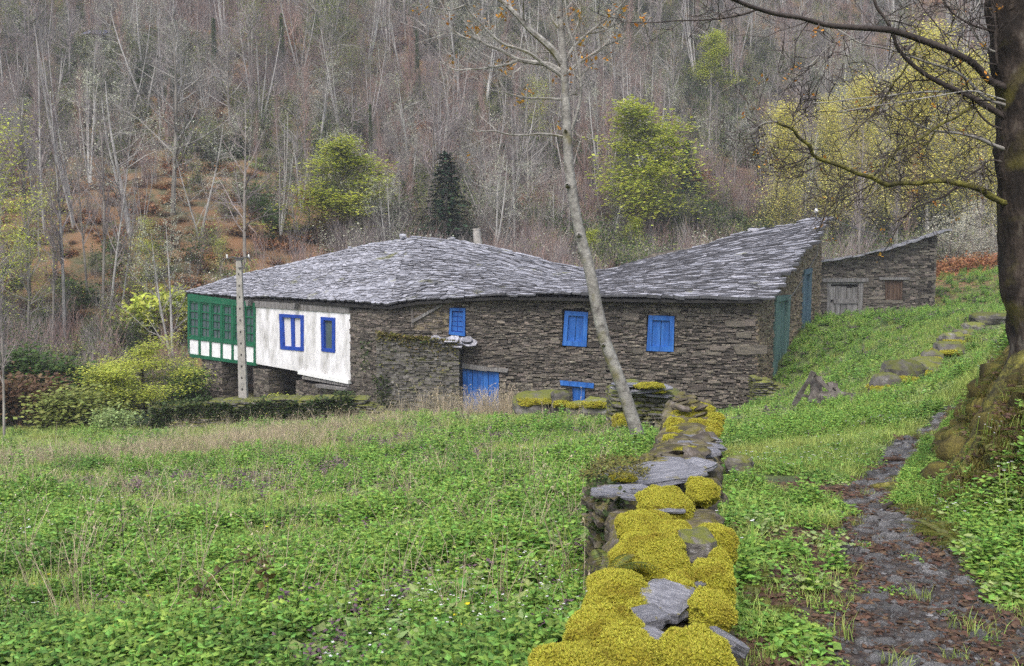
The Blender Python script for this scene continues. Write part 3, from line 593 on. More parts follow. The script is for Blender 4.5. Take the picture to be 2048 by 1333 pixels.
# white wing: plastered wall, its windows, beams
def part(name, m, qs, fr=None, parent=None, label=None):
    mb = MB()
    for q, o0, o1 in qs: pq(mb, fr or fL, q, o0, o1)
    return mb.build(name, m, parent or house, label=label)
wq = [(512,612),(700,625),(701,762),(513,728)]
zq = [(559,628),(608,631),(608,703),(562,699)]; zq2 = [(642,634),(671,636),(670,706),(644,703)]
def holes(q, hs):   # wall strips around openings given as pixel quads (columns left to right)
    out = []; L_ = lambda q, x, top: np.interp(x, [q[0][0], q[1][0]], [q[0][1], q[1][1]]) if top else np.interp(x, [q[3][0], q[2][0]], [q[3][1], q[2][1]])
    x = q[0][0]
    for h in hs:
        a, b_ = h[0][0], h[1][0]; out.append([(x, L_(q, x, 1)), (a, L_(q, a, 1)), (a, L_(q, a, 0)), (x, L_(q, x, 0))])
        out.append([(a, L_(q, a, 1)), (b_, L_(q, b_, 1)), (b_, h[1][1]), (a, h[0][1])]); out.append([(a, h[3][1]), (b_, h[2][1]), (b_, L_(q, b_, 0)), (a, L_(q, a, 0))]); x = b_
    out.append([(x, L_(q, x, 1)), (q[1][0], q[1][1]), (q[2][0], q[2][1]), (x, L_(q, x, 0))]); return out
part('plastered_wall', M['plaster'], [(q, -.22, .0) for q in holes(wq, [zq, zq2])])
part('sill_beam', M['white_board'], [([(600,741),(701,760),(701,768),(600,748)], -.2, .12)])
part('wall_plate', M['grey_wood'], [([(508,602),(700,614),(700,627),(508,614)], -.2, .05)])
part('bracket', M['grey_wood'], [([(595,606),(602,606),(600,618),(597,618)], .0, .3)]); part('bracket', M['grey_wood'], [([(502,600),(509,600),(507,612),(504,612)], .0, .3)])
def casement(q, cols, glassy, label):
    mb = MB(); f = .13 if cols == 2 else .2
    for s0, s1, t0, t1 in ((0, f, 0, 1), (1 - f, 1, 0, 1), (f, 1 - f, 0, .09), (f, 1 - f, .90, 1)): pq(mb, fL, sub(q, s0, s1, t0, t1), -.12, .03)
    if cols == 2: pq(mb, fL, sub(q, .45, .57, .09, .9), -.12, .0)
    w = mb.build('window', M['navy_paint'], house, label=label)
    for i in range(cols):
        a, b_ = (f, .45) if i == 0 and cols == 2 else ((.57, 1 - f) if cols == 2 else (f, 1 - f))
        mb = MB(); pq(mb, fL, sub(q, a, b_, .09, .9), -.10, -.07); mb.build('pane' if glassy else 'curtain_pane', M['glass'] if glassy else M['curtain'], w)
    return w
casement(zq, 2, False, 'double blue window with pale curtains'); casement(zq2, 1, True, 'narrow blue window with one dark pane')
# green glazed gallery
XL, XR = 377, 512
def gy(px, k):   # rows of the gallery left / right in the photo: 0 top, 1 sash top, 2 sash bottom, 3 panel bottom, 4 base bottom
    a = [(588, 606), (602, 616), (674, 690), (707, 726), (714, 732)][k]; return a[0] + (a[1] - a[0]) * (px - XL) / (XR - XL)
def gq(x0, x1, k0, k1, f0=0., f1=0.):
    Y = lambda x, k, f: gy(x, k) * (1 - f) + gy(x, min(k + 1, 4)) * f
    return [(x0, Y(x0, k0, f0)), (x1, Y(x1, k0, f0)), (x1, Y(x1, k1, f1)), (x0, Y(x0, k1, f1))]
part('gallery_fascia', M['green_paint'], [(gq(XL, XR, 0, 1), -.2, .06)])
part('gallery_base', M['green_paint'], [(gq(XL + 4, XR + 1, 3, 4), -2.6, .06)])
xs = [377, 400.5, 422.5, 444.5, 466.5, 489, 512]
for i, x in enumerate(xs): part('gallery_post', M['green_paint'], [(gq(x - 2.2 if i else x, x + 2.2 if i < 6 else x, 1, 3) if 0 < i < 6 else gq(x if i == 0 else x - 3.5, x + 3.5 if i == 0 else x, 1, 3), -.12, .05)])
part('gallery_rail', M['green_paint'], [(gq(XL, XR, 2, 2, -.0, .12), -.1, .07)])
for i in range(6):
    a, b_ = xs[i] + 2.4, xs[i + 1] - 2.4; q = gq(a, b_, 1, 2); mb = MB()
    for s0, s1, t0, t1 in ((0, .1, 0, 1), (.9, 1, 0, 1), (.1, .9, 0, .05), (.1, .9, .94, 1), (.475, .525, .05, .94), (.1, .9, .25, .29), (.1, .9, .475, .495), (.1, .9, .69, .72)): pq(mb, fL, sub(q, s0, s1, t0, t1), -.06, -.005 if s0 == .475 else .015)
    w = mb.build('gallery_window', M['green_paint'], house)
    for j, (t0, t1) in enumerate(((.05, .25), (.29, .475), (.495, .69), (.72, .94))):
        for s0, s1 in ((.1, .475), (.525, .9)):
            mb = MB(); pq(mb, fL, sub(q, s0, s1, t0, t1), -.04, -.03 - .004 * ((i + j) % 3)); mb.build('pane', M['glass'], w)
    part('white_panel', M['white_board'], [(gq(xs[i] + (1.2 if i else 3), xs[i + 1] - 1.2, 2, 3, .14, 0), -.1, .02)])
zf = fL.uv(377, 600)[1]
# rooms: side, back and floor bodies close the wing; open undercroft below with pillars
U5 = fL.uv(512, 700)[0]; gzf = fL.uv(430, 716)[1]
inner = MB(); prism(inner, fL, [(.25, zf), (fL.L - .4, fL.uv(770, 618)[1]), (fL.L - .4, gzf + .12), (.25, gzf + .1)], -7.5, -1.0); inner.build('inner_rooms', M['curtain'], house)
sd = MB(); prism(sd, fL, [(.0, zf), (.12, zf), (.12, gzf), (.0, gzf)], -7.4, -.2); sd.build('end_wall', M['white_board'], house)
fU = fL.off(-3.2); ub = body('undercroft_wall', fU, -.2, fL.L, -7.6, lambda u: gzf + .05, -.5, -.12, M['mortar'], house)
iu = course_items(fU, .0, fL.L - 1, -7.5, lambda u: gzf, [], (.06, .13), (.2, .6), .26, rng, .03, .4); place_pieces(iu, STV, STM, ub, 'stone', M['schist'], 60, 9, 'small_stones')
fl_ = MB(); prism(fl_, fL, [(U5, fL.uv(513, 722)[1]), (fL.L, fL.uv(770, 775)[1]), (fL.L, fL.uv(770, 779)[1]), (U5, fL.uv(513, 728)[1])], -3.2, -.1); fl_.build('floor_slab', M['old_wood'], house)
def pillar(px0, px1, py0, py1, thick):
    a, zt = fL.uv(px0, py0); b_, _ = fL.uv(px1, py0); _, zb = fL.uv((px0 + px1) / 2, py1); mb = MB(); prism(mb, fL, [(a + .1, zt), (b_ - .1, zt), (b_ - .1, zb - .6), (a + .1, zb - .6)], -thick + .1, -.12)
    p = mb.build('pillar', M['mortar'], house); f2 = Fr(fL.p(a, 0, -thick), fL.p(a, 0, 0)); i_ = course_items(fL, a, b_, zb - .5, lambda u: zt, [], (.06, .12), (.2, .5), .24, rng, .03, .3) + course_items(f2, 0, thick, zb - .5, lambda u: zt, [], (.06, .12), (.2, .5), .24, rng, .03, .3)
    f3 = Fr(fL.p(b_, 0, -thick), fL.p(b_, 0, 0)); f3.n = fL.d.copy(); i_ += course_items(f3, 0, thick, zb - .5, lambda u: zt, [], (.06, .12), (.2, .5), .24, rng, .03, .3)
    place_pieces(i_, STV, STM, p, 'stone', M['schist'], 60, 12, 'small_stones')
pillar(408, 443, 718, 800, .9); pillar(512, 537, 736, 800, .8); pillar(598, 700, 763, 812, .6)
part('cross_beam', M['grey_wood'], [([(606,752),(700,768),(700,774),(606,758)], -.4, .05)]); part('cross_beam', M['grey_wood'], [([(640,768),(700,776),(700,781),(642,774)], -.3, .25)])
# main body under the roof, closing the volume behind the facing walls
core = MB()
def poly_prism(mb, P, z0, z1):
    n = len(P); V = [(x, y, z0) for x, y in P] + [(x, y, z) for (x, y), z in zip(P, z1)]
    for i in range(n): j = (i + 1) % n; mb.add([V[i], V[j], V[n + j], V[n + i]], [(0, 1, 2, 3)])
ci = [fF.p(.5, 0, -.55), fF.p(fF.L - .5, 0, -.55), fG.p(fG.L - .3, 0, -.5), A(1300, 560, 45.5), A(1150, 560, 42.6), A(900, 560, 49.5), A(700, 560, 52)]
poly_prism(core, [c[:2] for c in ci], -7.2, [-2.4, -2.1, .75, -.5, -2.3, -2.4, -2.6]); core.build('back_wall', M['schist'], house)
# ------------------------------------------------------------------ slate roofs
def slate_variants(n, seed):
    rng = np.random.default_rng(seed); out = []
    for k in range(n):
        m = 7; th = np.sort((np.arange(m) + rng.random(m) * .5) * 2 * PI / m); r = .5 / np.maximum(np.abs(np.cos(th)), np.abs(np.sin(th))) * (.86 + .2 * rng.random(m))
        x, y = r * np.cos(th), r * np.sin(th); zt = .5 + (rng.random(m) - .5) * .5; V = np.concatenate([np.stack([x, y, zt], 1), np.stack([x * .96, y * .96, zt - 1.0], 1), [[0, 0, .5]], [[0, 0, -.5]]])
        Fq = [(i, (i + 1) % m, 2 * m, 2 * m) for i in range(m)]; T = np.array([(i, (i + 1) % m, 2 * m) for i in range(m)] + [((i + 1) % m + m, i + m, 2 * m + 1) for i in range(m)] + [(i + m, (i + 1) % m + m, (i + 1) % m) for i in range(m)] + [(i + m, (i + 1) % m, i) for i in range(m)])
        out.append((V, T))
    return out
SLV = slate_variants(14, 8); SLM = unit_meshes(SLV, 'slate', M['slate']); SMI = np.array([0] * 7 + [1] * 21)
for me in SLM: me.materials.append(M['slate_edge_wet_shade']); me.polygons.foreach_set('material_index', SMI.astype(np.int32))
def slate_item(c, along, up, w, l, th, rng, tilt=.10):
    x = along / np.linalg.norm(along); n = np.cross(x, up / np.linalg.norm(up)); n /= np.linalg.norm(n); n = n if n[2] > 0 else -n; y = np.cross(n, x)
    a = tilt + (rng.random() - .5) * .08; r = (rng.random() - .5) * .2; y2 = y * math.cos(a) - n * math.sin(a) * -1 * -1; y2 = y * math.cos(a) - n * math.sin(a); n2 = np.cross(x, y2); n2 = n2 if n2[2] > 0 else -n2
    ax = x * math.cos(r) + y2 * math.sin(r); ay = -x * math.sin(r) + y2 * math.cos(r); sy = 1 if np.cross(ax, ay) @ n2 > 0 else -1
    R = np.stack([ax * w, ay * l * sy, n2 * th], 1); return (c, R, w * th / c[1] ** 2)
items = []; under = MB(); UG = []
EXP = .175
for j in range(72):
    s = 0.0
    while s < 1.0:
        e, k = Ef(s), Kf(s); ln = np.linalg.norm(k - e); w_ = (.26 + .42 * rng.random() ** 1.6) * (1 + .5 * (s > .62)); ds = w_ / 14.2
        t = j * EXP * (1 + .06 * math.sin(s * 9)) + (rng.random() - .5) * .05
        sc_ = min(1.0, s + ds / 2); e2, k2 = Ef(sc_), Kf(sc_); ln = np.linalg.norm(k2 - e2)
        if t < ln + .06:
            up = (k2 - e2) / ln; al = (Ef(min(1, sc_ + .02)) * (1 - t / ln) + Kf(min(1, sc_ + .02)) * (t / ln)) - (Ef(max(0, sc_ - .02)) * (1 - t / ln) + Kf(max(0, sc_ - .02)) * (t / ln))
            ww = w_ * np.linalg.norm(al) / np.linalg.norm(Ef(min(1, sc_ + .02)) - Ef(max(0, sc_ - .02))); big = 1.0 + (.35 if s > .75 and j > 14 else 0)
            sag = .10 * fbm(np.array([[s * 7, t * .6, 0]]), 3, 2)[0]
            c = e2 + up * (t + .12) + np.array([0, 0, sag + .05 + rng.random() * .02]); items.append(slate_item(c, al, up, ww * 1.1, .40 * big, (.045 + .035 * rng.random()) * (1 + .7 * (s > .5)), rng, tilt=.15 + .06 * (s > .5)))
        s += ds
HIPL = [(370,588,49.3),(470,557,48.6),(600,525,47.8),(740,490,46.6),(820,478,46)]; HIPR = [(780,611,38.0),(788,560,41.2),(801,512,44.0),(820,478,46)]
hl = np.array([A(*p) for p in HIPL]); hr_ = np.array([A(*p) for p in HIPR]); tl = np.array([(588 - p[1]) / 110. for p in HIPL]); tr = np.array([(611 - p[1]) / 133. for p in HIPR])
def HL(t): return np.array([np.interp(t, tl, hl[:, i]) for i in range(3)])
def HR(t): return np.array([np.interp(t, tr, hr_[:, i]) for i in range(3)])
nr_ = 42
for j in range(nr_):
    t = j / nr_; a, b_ = HL(t), HR(t); ln = np.linalg.norm(b_ - a); al = (b_ - a) / ln; q = 0.0; up0 = HL(min(1, t + .03)) - a; up1 = HR(min(1, t + .03)) - b_
    while q < ln:
        w_ = .26 + .4 * rng.random() ** 1.6; f = min(1., (q + w_ / 2) / ln); n_ = np.cross(al, (HR(1.) - a)); up = np.cross(n_, al); up = up if up[2] > 0 else -up; up /= np.linalg.norm(up)
        sag = .08 * fbm(np.array([[q * .4, t * 4, 5.]]), 3, 2)[0]
        items.append(slate_item(a + al * (q + w_ / 2) + up * (.10 + .04 * (rng.random() - .5)) + np.array([0, 0, .05 + sag]), al, up, w_ * 1.1, .40, .042 + .035 * rng.random(), rng, tilt=.15)); q += w_
roof = MB(); SS = np.linspace(0, 1, 40)
for a, b_ in zip(SS[:-1], SS[1:]):
    e0, e1, k0, k1 = Ef(a), Ef(b_), Kf(a), Kf(b_); dz = np.array([0, 0, -.06]); bk = np.array([0, 3.2, -1.5])
    roof.add([e0 + dz, e1 + dz, k1 + dz, k0 + dz], [(0, 1, 2, 3)]); roof.add([e0 + 2.6 * dz, e1 + 2.6 * dz, k1 + 2.6 * dz, k0 + 2.6 * dz], [(3, 2, 1, 0)]); roof.add([e0 + dz, e1 + dz, e1 + 2.6 * dz, e0 + 2.6 * dz], [(0, 3, 2, 1)]); roof.add([k0, k1, k1 + bk, k0 + bk], [(0, 1, 2, 3)])
TT = np.linspace(0, 1, 16)
for a, b_ in zip(TT[:-1], TT[1:]):
    p0, p1, r0, r1 = HL(a), HL(b_), HR(a), HR(b_); dz = np.array([0, 0, -.06]); bk = np.array([1.2, 3.4, -1.8])
    roof.add([p0 + dz, r0 + dz, r1 + dz, p1 + dz], [(0, 1, 2, 3)]); roof.add([p0 + 2.6 * dz, r0 + 2.6 * dz, r1 + 2.6 * dz, p1 + 2.6 * dz], [(3, 2, 1, 0)]); roof.add([p0, p1, p1 + bk, p0 + bk], [(0, 1, 2, 3)])
roof.add([HL(0) - (0, 0, .06), HR(0) - (0, 0, .06), HR(0) - (0, 0, .16), HL(0) - (0, 0, .16)], [(0, 3, 2, 1)])
rf = roof.build('roof', M['dark'], house); place_pieces(items, SLV, SLM, rf, 'slate', [M['slate'], M['slate_edge_wet_shade']], 300, 14, 'small_slates', SMI)
# verge of long thin slates along the gable edge and ridge stones
def rock_mesh(seed, m, sub_=12, flat=1.0, amp=.25, fr_=1.6, name='rock'):
    th, ph = np.meshgrid(np.linspace(0, 2 * PI, sub_ * 2, endpoint=False), np.linspace(0, PI, sub_ + 1)[1:-1]); D = np.stack([np.sin(ph) * np.cos(th), np.sin(ph) * np.sin(th), np.cos(ph)], 2).reshape(-1, 3)
    D = np.concatenate([D, [[0, 0, 1], [0, 0, -1]]]); q = np.abs(D) ** 1.0; sq = 1 / (q ** 4).sum(1) ** .25
    V = D * (sq * .78)[:, None]; V *= (1 + amp * fbm(D * fr_ + seed * 3.1, seed, 4))[:, None]; V[:, 2] *= flat
    n = sub_ * 2; r = sub_ - 1; i = (np.arange(r - 1)[:, None] * n); j = np.arange(n)[None]; jn = (j + 1) % n; Qd = np.stack([i + j, i + n + j, i + n + jn, i + jn], 2).reshape(-1, 4)
    c = r * n; T = np.array([(c, k, (k + 1) % n) for k in range(n)] + [(c + 1, (r - 1) * n + (k + 1) % n, (r - 1) * n + k) for k in range(n)])
    return mesh_from(name, V, [Qd, T], np.zeros(len(Qd) + len(T)), None), m
ROCKS = []
for k in range(8):
    me, _ = rock_mesh(20 + k, None, 8, .7, .35); me.materials.append(M['slate']); ROCKS.append(me)
for (px, py, D, s) in [(806,476,46,.2),(905,480,45.6,.12),(1507,466,43.2,.27),(1497,472,43.2,.14),(700,498,47,.1),(900,482,45.7,.15)]:
    o = bpy.data.objects.new('ridge_stone', ROCKS[int(rng.integers(8))]); o.location = tuple(A(px, py, D) + (0, 0, .06) - wloc(house)); o.scale = (s, s, s); o.rotation_euler = (0, 0, rng.random() * 6); put(o, parent=house)
mb = MB(); c0, c1 = A(957, 500, 45.4), A(953, 460, 45.4); mb.tube([c0, c0 * .5 + c1 * .5, c1], [.20, .185, .17], 10, cap=True); mb.tube([c1 - (0, 0, .0), c1 + (0, 0, .05)], [.19, .18], 10, cap=True); mb.build('chimney', M['concrete'], house)
mb = MB(); g0 = A(1632, 442, 44.1); mb.tube([g0 - (0, 0, .3), g0 + (0, 0, .75)], .03, 6); mb.tube([g0 + (-.25, 0, .1), g0 + (0, 0, .6)], .015, 4); mb.tube([g0 + (.22, 0, .0), g0 + (0, 0, .6)], .015, 4); br = mb.build('cable_bracket', M['iron'], house)
mb = MB(); mb.tube([g0 + (0, 0, .35), g0 + (0, 0, .42), g0 + (0, 0, .5), g0 + (0, 0, .56)], [.05, .09, .07, .03], 8, cap=True); mb.build('insulator', M['plastic'], br)
mb = MB(); mb.tube([A(1632, 425, 44), A(1640, 465, 43.9), A(1634, 510, 43.4), A(1612, 548, 42), A(1585, 590, 39.5), A(1578, 597, 38.9)], .014, 4); mb.build('cable', M['wire'], house)
# ledge slates and growth on it
for k, (px, py, w_, l_) in enumerate([(868,678,.55,.4),(885,683,.6,.4),(905,679,.5,.4),(922,684,.6,.45),(940,687,.55,.45),(912,690,.6,.35),(895,690,.5,.35),(935,680,.4,.35)]):
    c, R, _ = slate_item(fF.p(*fF.uv(px, py, .5), .42 + .05 * (k % 3)), np.array([fF.d[0], fF.d[1], -.03]), np.array([-fF.n[0], -fF.n[1], .35]), w_, l_ * 1.5, .05, rng, .0)
    l, q, s = Matrix([[*R[0], 0], [*R[1], 0], [*R[2], 0], [0, 0, 0, 1]]).decompose(); o = bpy.data.objects.new('ledge_slate', SLM[k]); o.location = tuple(c - wloc(house)); o.rotation_euler = q.to_euler(); o.scale = s; put(o, parent=house)
# ------------------------------------------------------------------ the stone shed with its ruined roof
S0 = A(1630, 600, 45.3)[:2]; S1 = A(1868, 560, 47.7)[:2]; fS = Fr(S0, S1)
shed = empty('stone_shed', (S0[0], S0[1], -3.6), 'small stone shed with sloping slate roof and weathered grey plank door', 'shed')
st = [(1630,528),(1700,517),(1760,504),(1820,486),(1877,466)]; su = [fS.uv(*p)[0] for p in st]; sz = [fS.uv(*p)[1] for p in st]; tS = lambda u: float(np.interp(u, su, sz))
sdq = [(1655,562),(1727,562),(1724,642),(1653,642)]; swq = [(1771,560),(1806,560),(1805,600),(1772,600)]
sw = body('front_wall', fS, 0, fS.L + .05, -4.4, lambda u: tS(u) - .05, -.6, -.14, M['mortar'], shed)
i_ = course_items(fS, .0, fS.L + .1, -4.3, tS, [rect(fS, sdq), rect(fS, swq)], (.06, .15), (.18, .7), .28, rng, .04, .4)
place_pieces(i_, STV, unit_meshes(STV, 'stone', M['schist']), sw, 'stone', M['schist'], 300, 15, 'small_stones')
f4 = Fr(fS.p(fS.L + .1, 0, -5), fS.p(fS.L + .1, 0, 0)); f4.n = fS.d.copy(); zt_ = tS(fS.L)
b4 = body('side_wall', f4, 0, 5, -4.4, lambda u: zt_ - .16 - .22 * (5 - u), -.5, -.12, M['mortar'], shed); place_pieces(course_items(f4, 0, 5, -4.3, lambda u: zt_ - .08 - .22 * (5 - u), [], (.06, .15), (.18, .6), .26, rng, .04, .4), STV, STM, b4, 'stone', M['schist'], 20, 16, 'small_stones')
mb = MB(); prism(mb, fS, [(0, tS(0) - 1.3), (fS.L, tS(fS.L) - 1.3), (fS.L, -4.4), (0, -4.4)], -5, -4.6); mb.build('back_wall', M['schist'], shed)
mb = MB(); us = np.linspace(-.1, fS.L + .15, 10)
for a, b_ in zip(us[:-1], us[1:]): V = [fS.p(u, tS(u) - d_ + .22 * o, o) for o in (-5.1, -.1) for u, d_ in ((a, 0), (b_, 0), (b_, .08), (a, .08))]; mb.add(V, [(3, 2, 1, 0), (4, 5, 6, 7), (0, 1, 5, 4), (1, 2, 6, 5), (2, 3, 7, 6), (3, 0, 4, 7)])
rfs = mb.build('roof', M['dark'], shed); its = []
for r in range(12):
    u = -.15
    while u < fS.L + .2:
        w_ = .3 + .5 * rng.random(); uc = u + w_ / 2; sl = (tS(uc + .2) - tS(uc - .2)) / .4
        al = np.array([fS.d[0], fS.d[1], sl + (rng.random() - .5) * .1]); its.append(slate_item(fS.p(uc, tS(uc) + .05 + .03 * rng.random() - .10 * r, .16 - r * .45 + .06 * rng.random()), al, np.array([-fS.n[0], -fS.n[1], -.22]), w_ * 1.15, .6, .06 + .05 * rng.random(), rng, .0)); u += w_
place_pieces(its, SLV, unit_meshes(SLV, 'slate', M['slate_near']), rfs, 'slate', M['slate_near'], 200, 17, 'small_slates')
def spart(name, m, qs, parent, jit=0.):
    mb = MB()
    for q, o0, o1 in qs: pq(mb, fS, q, o0, o1)
    return mb.build(name, m, parent)
spart('lintel', M['grey_wood'], [([(1643,557),(1736,557),(1736,564),(1644,565)], -.2, .06)], shed); spart('lintel', M['grey_wood'], [([(1757,555),(1818,555),(1818,560),(1758,560)], -.2, .06)], shed)
sdoor = bpy.data.objects.new('door', None); sdoor.location = tuple(fS.p(*fS.uv(1690, 640)) - wloc(shed)); put(sdoor, parent=shed)
spart('door_frame', M['grey_wood'], [(sub(sdq, 0, .1, .02, 1), -.15, .0), (sub(sdq, .88, 1, .02, 1), -.15, .0)], sdoor)
for i in range(5):
    s0, s1 = .1 + .78 * i / 5 + .008, .1 + .78 * (i + 1) / 5 - .008; spart('plank', M['grey_wood'], [(sub(sdq, s0, s1, .55, 1), -.15, -.07 + .01 * (i % 2)), ], sdoor)
    spart('plank', M['grey_wood'], [(sub(sdq, s0, s1, .12 + .08 * rng.random(), .47), -.15, -.07 + .01 * (i % 2)), ], sdoor)
spart('rail', M['grey_wood'], [(sub(sdq, .2, .9, .46, .57), -.12, -.02), (sub(sdq, .1, .88, .02, .09), -.12, -.04)], sdoor)
swin = spart('window', M['brown_wood'], [(sub(swq, 0, .1, 0, 1), -.15, -.03), (sub(swq, .9, 1, 0, 1), -.15, -.03)], shed)
for i in range(4): spart('plank', M['brown_wood'], [(sub(swq, .1 + .2 * i + .01, .1 + .2 * (i + 1) - .01, .0, 1), -.15, -.07 - .01 * (i % 2))], swin)
# ------------------------------------------------------------------ power pole and its wires
pb, pt = A(487, 800, 36.0), A(478, 520, 36.0)
pole = empty('utility_pole', pb, 'tall grey concrete power pole standing before the green gallery', 'utility pole')
mb = MB(); ww = [.15, .10]; n_ = 8; sgm = []
for i in range(14):
    t0, t1 = i / 14, (i + 1) / 14; a, b_ = pb + (pt - pb) * t0, pb + (pt - pb) * t1; w0, w1 = .15 - .055 * t0, .15 - .055 * t1
    def ring(c, w): return [c + (-w, -w * .8, 0), c + (w, -w * .8, 0), c + (w, w * .8, 0), c + (-w, w * .8, 0)]
    mb.add(ring(a, w0) + ring(b_, w1), [(0, 1, 5, 4), (1, 2, 6, 5), (2, 3, 7, 6), (3, 0, 4, 7)] + ([(4, 5, 6, 7)] if i == 13 else []))
sh = mb.build('shaft', M['concrete'], pole)
for i in range(11):
    c = pb + (pt - pb) * (.08 + .082 * i); w = .15 - .055 * (.08 + .082 * i); mb = MB(); mb.box(c + (0, -w * .8 - .001, 0), (w * .35, .02, .07)); mb.build('hole', M['dark'], sh)
mb = MB(); mb.box(pt + (0, 0, .03), (.26, .2, .08)); mb.tube([pt + (-.45, 0, .02), pt + (-.2, -.1, .1), pt + (.1, -.1, .05), pt + (.35, -.05, .10), pt + (.42, -.05, -.05)], .022, 5); mb.tube([pt + (.0, -.12, -.3), pt + (.22, -.1, -.22), pt + (.2, -.1, .12)], .02, 5); mb.build('crossarm', M['iron'], pole)
for dx in (-.42, .36):
    mb = MB(); c = pt + (dx, -.03, .06); mb.tube([c, c + (0, 0, .05), c + (0, 0, .1), c + (0, 0, .14)], [.025, .034, .03, .015], 8, cap=True); mb.build('insulator', M['plastic'], pole)
mb = MB(); a, b_ = pt + (.36, -.03, .15), A(575, 608, 45.3); mb.tube([a + (b_ - a) * t - np.array([0, 0, .5]) * 4 * t * (1 - t) for t in np.linspace(0, 1, 14)], .011, 4); put(mb.build('overhead_wire', M['wire'], None), label='thin wire running from the power pole to the white wall', cat='wire', kind='thing')
mb = MB(); a, b_ = A(1632, 425, 44), A(1960, 478, 60); mb.tube([a + (b_ - a) * t - np.array([0, 0, .7]) * 4 * t * (1 - t) for t in np.linspace(0, 1, 16)], .012, 4); put(mb.build('overhead_wire', M['wire'], None), label='pale cable sagging from the gable top over the shed roof', cat='wire', kind='thing')
# ------------------------------------------------------------------ dry-stone walls, moss, boulders
from mathutils import Matrix
def mrx(R, c):
    l, q, s = Matrix([[*R[0], 0], [*R[1], 0], [*R[2], 0], [0, 0, 0, 1]]).decompose(); return q.to_euler(), s
def rock_arrays(seed, sub_, flat, amp, fr_=1.6, box=4):
    th, ph = np.meshgrid(np.linspace(0, 2 * PI, sub_ * 2, endpoint=False), np.linspace(0, PI, sub_ + 1)[1:-1]); D = np.stack([np.sin(ph) * np.cos(th), np.sin(ph) * np.sin(th), np.cos(ph)], 2).reshape(-1, 3)
    D = np.concatenate([D, [[0, 0, 1], [0, 0, -1]]]); V = D / (np.abs(D) ** box).sum(1)[:, None] ** (1 / box) * .5
    V = V * (1 + amp * fbm(D * fr_ + seed * 3.1, seed, 4))[:, None]; V[:, 2] *= flat
    n = sub_ * 2; r = sub_ - 1; i = (np.arange(r - 1)[:, None] * n); j = np.arange(n)[None]; jn = (j + 1) % n; Qd = np.stack([i + j, i + n + j, i + n + jn, i + jn], 2).reshape(-1, 4)
    Qd = np.concatenate([Qd[:, [0, 1, 2]], Qd[:, [0, 2, 3]]]); c = r * n; T = np.array([(c, k, (k + 1) % n) for k in range(n)] + [(c + 1, (r - 1) * n + (k + 1) % n, (r - 1) * n + k) for k in range(n)])
    return V, np.concatenate([Qd, T])
RKV = [rock_arrays(k, 5, 1.0, .35, 1.4, 5) for k in range(12)]
def rot_item(c, w, d, h, rng, az, tiltmax=.12):
    e = ((rng.random() - .5) * tiltmax * 2, (rng.random() - .5) * tiltmax * 2, az); R = euler_R(e) * np.array([w, d, h])[None]; return (np.asarray(c), R, w * h / max(c[1], 1) ** 2)
rng = np.random.default_rng(77)
ZT = np.array([(1.0, -1.12), (2.6, -1.20), (3.5, -1.26), (4.5, -1.30), (6, -1.45), (8, -1.72), (10, -2.02), (12, -2.2), (14.4, -2.32)])
def wt(y): return np.interp(y, ZT[:, 0], ZT[:, 1])
wall = empty('dry_stone_wall', (wall_x(3.0), 3.0, -1.9), 'old dry stone wall capped with thick yellow moss running down towards the house', 'wall')
M['wall_stone'] = mat('wall_stone', [(.3, (.03, .025, .02)), (.5, (.085, .07, .055)), (.75, (.24, .22, .21))], 6, .8, .7, 30, rand=.35, moss=dict(col=(.10, .09, .015), up=.2, lo=.55, hi=.85, scale=5)); its = []; y = 1.6
while y < 14.5:
    x = float(wall_x(y)); dxy = float(wall_x(y + .1) - x) / .1; az = -math.atan(dxy) + PI / 2; step = .2 + .12 * rng.random()
    hw = np.interp(y, [1, 3, 5, 7, 9, 14.5], [.10, .11, .13, .24, .19, .22])
    for side in (-1, 0, 1):
        z = wt(y) - np.interp(y, [6, 9, 12], [.17, .09, .07]) - .05 * rng.random(); zb = (tz(x - .35, y) if side < 0 else tz(x + .35, y)) - .1 if side else z - .14
        while z > zb:
            h = .06 + .09 * rng.random(); its.append(rot_item((x + side * (hw - .02 + .05 * rng.random()), y + step * .3 * (rng.random() - .5), z), (.16 + .18 * rng.random()), .22 + .08 * rng.random(), h * 1.3, rng, az, .2)); z -= h
    y += step
for q in range(70):   # the wall bulges outwards on its shaded left flank
    y = 6.0 + 1.5 * rng.random(); x = float(wall_x(y)) - .25 - .22 * rng.random() * math.sin((y - 5.9) / 1.7 * PI); z0 = tz(x, y); its.append(rot_item((x, y, z0 + (wt(y) - .12 - z0) * rng.random()), .2 + .15 * rng.random(), .24, .10, rng, .3))
for q in range(120):   # loose rubble along the far crest, heaped at its end
    y = 7.4 + 6.9 * rng.random(); x = float(wall_x(y)) + rng.uniform(-.17, .17); its.append(rot_item((x, y, wt(y) - .06 + .05 * rng.random() + (.20 if y > 12.8 else 0) * rng.random()), .10 + .16 * rng.random(), .10 + .14 * rng.random(), .03 + .06 * rng.random(), rng, rng.random() * 3, .4))
place_pieces(its, RKV, unit_meshes(RKV, 'stone', M['wall_stone']), wall, 'stone', M['wall_stone'], 300, 21, 'small_stones')
PYD = np.array([487 - F * ZT[k, 1] / ZT[k, 0] for k in range(len(ZT))])
def Dof(py): return float(np.interp(py, PYD[::-1], ZT[::-1, 0]))
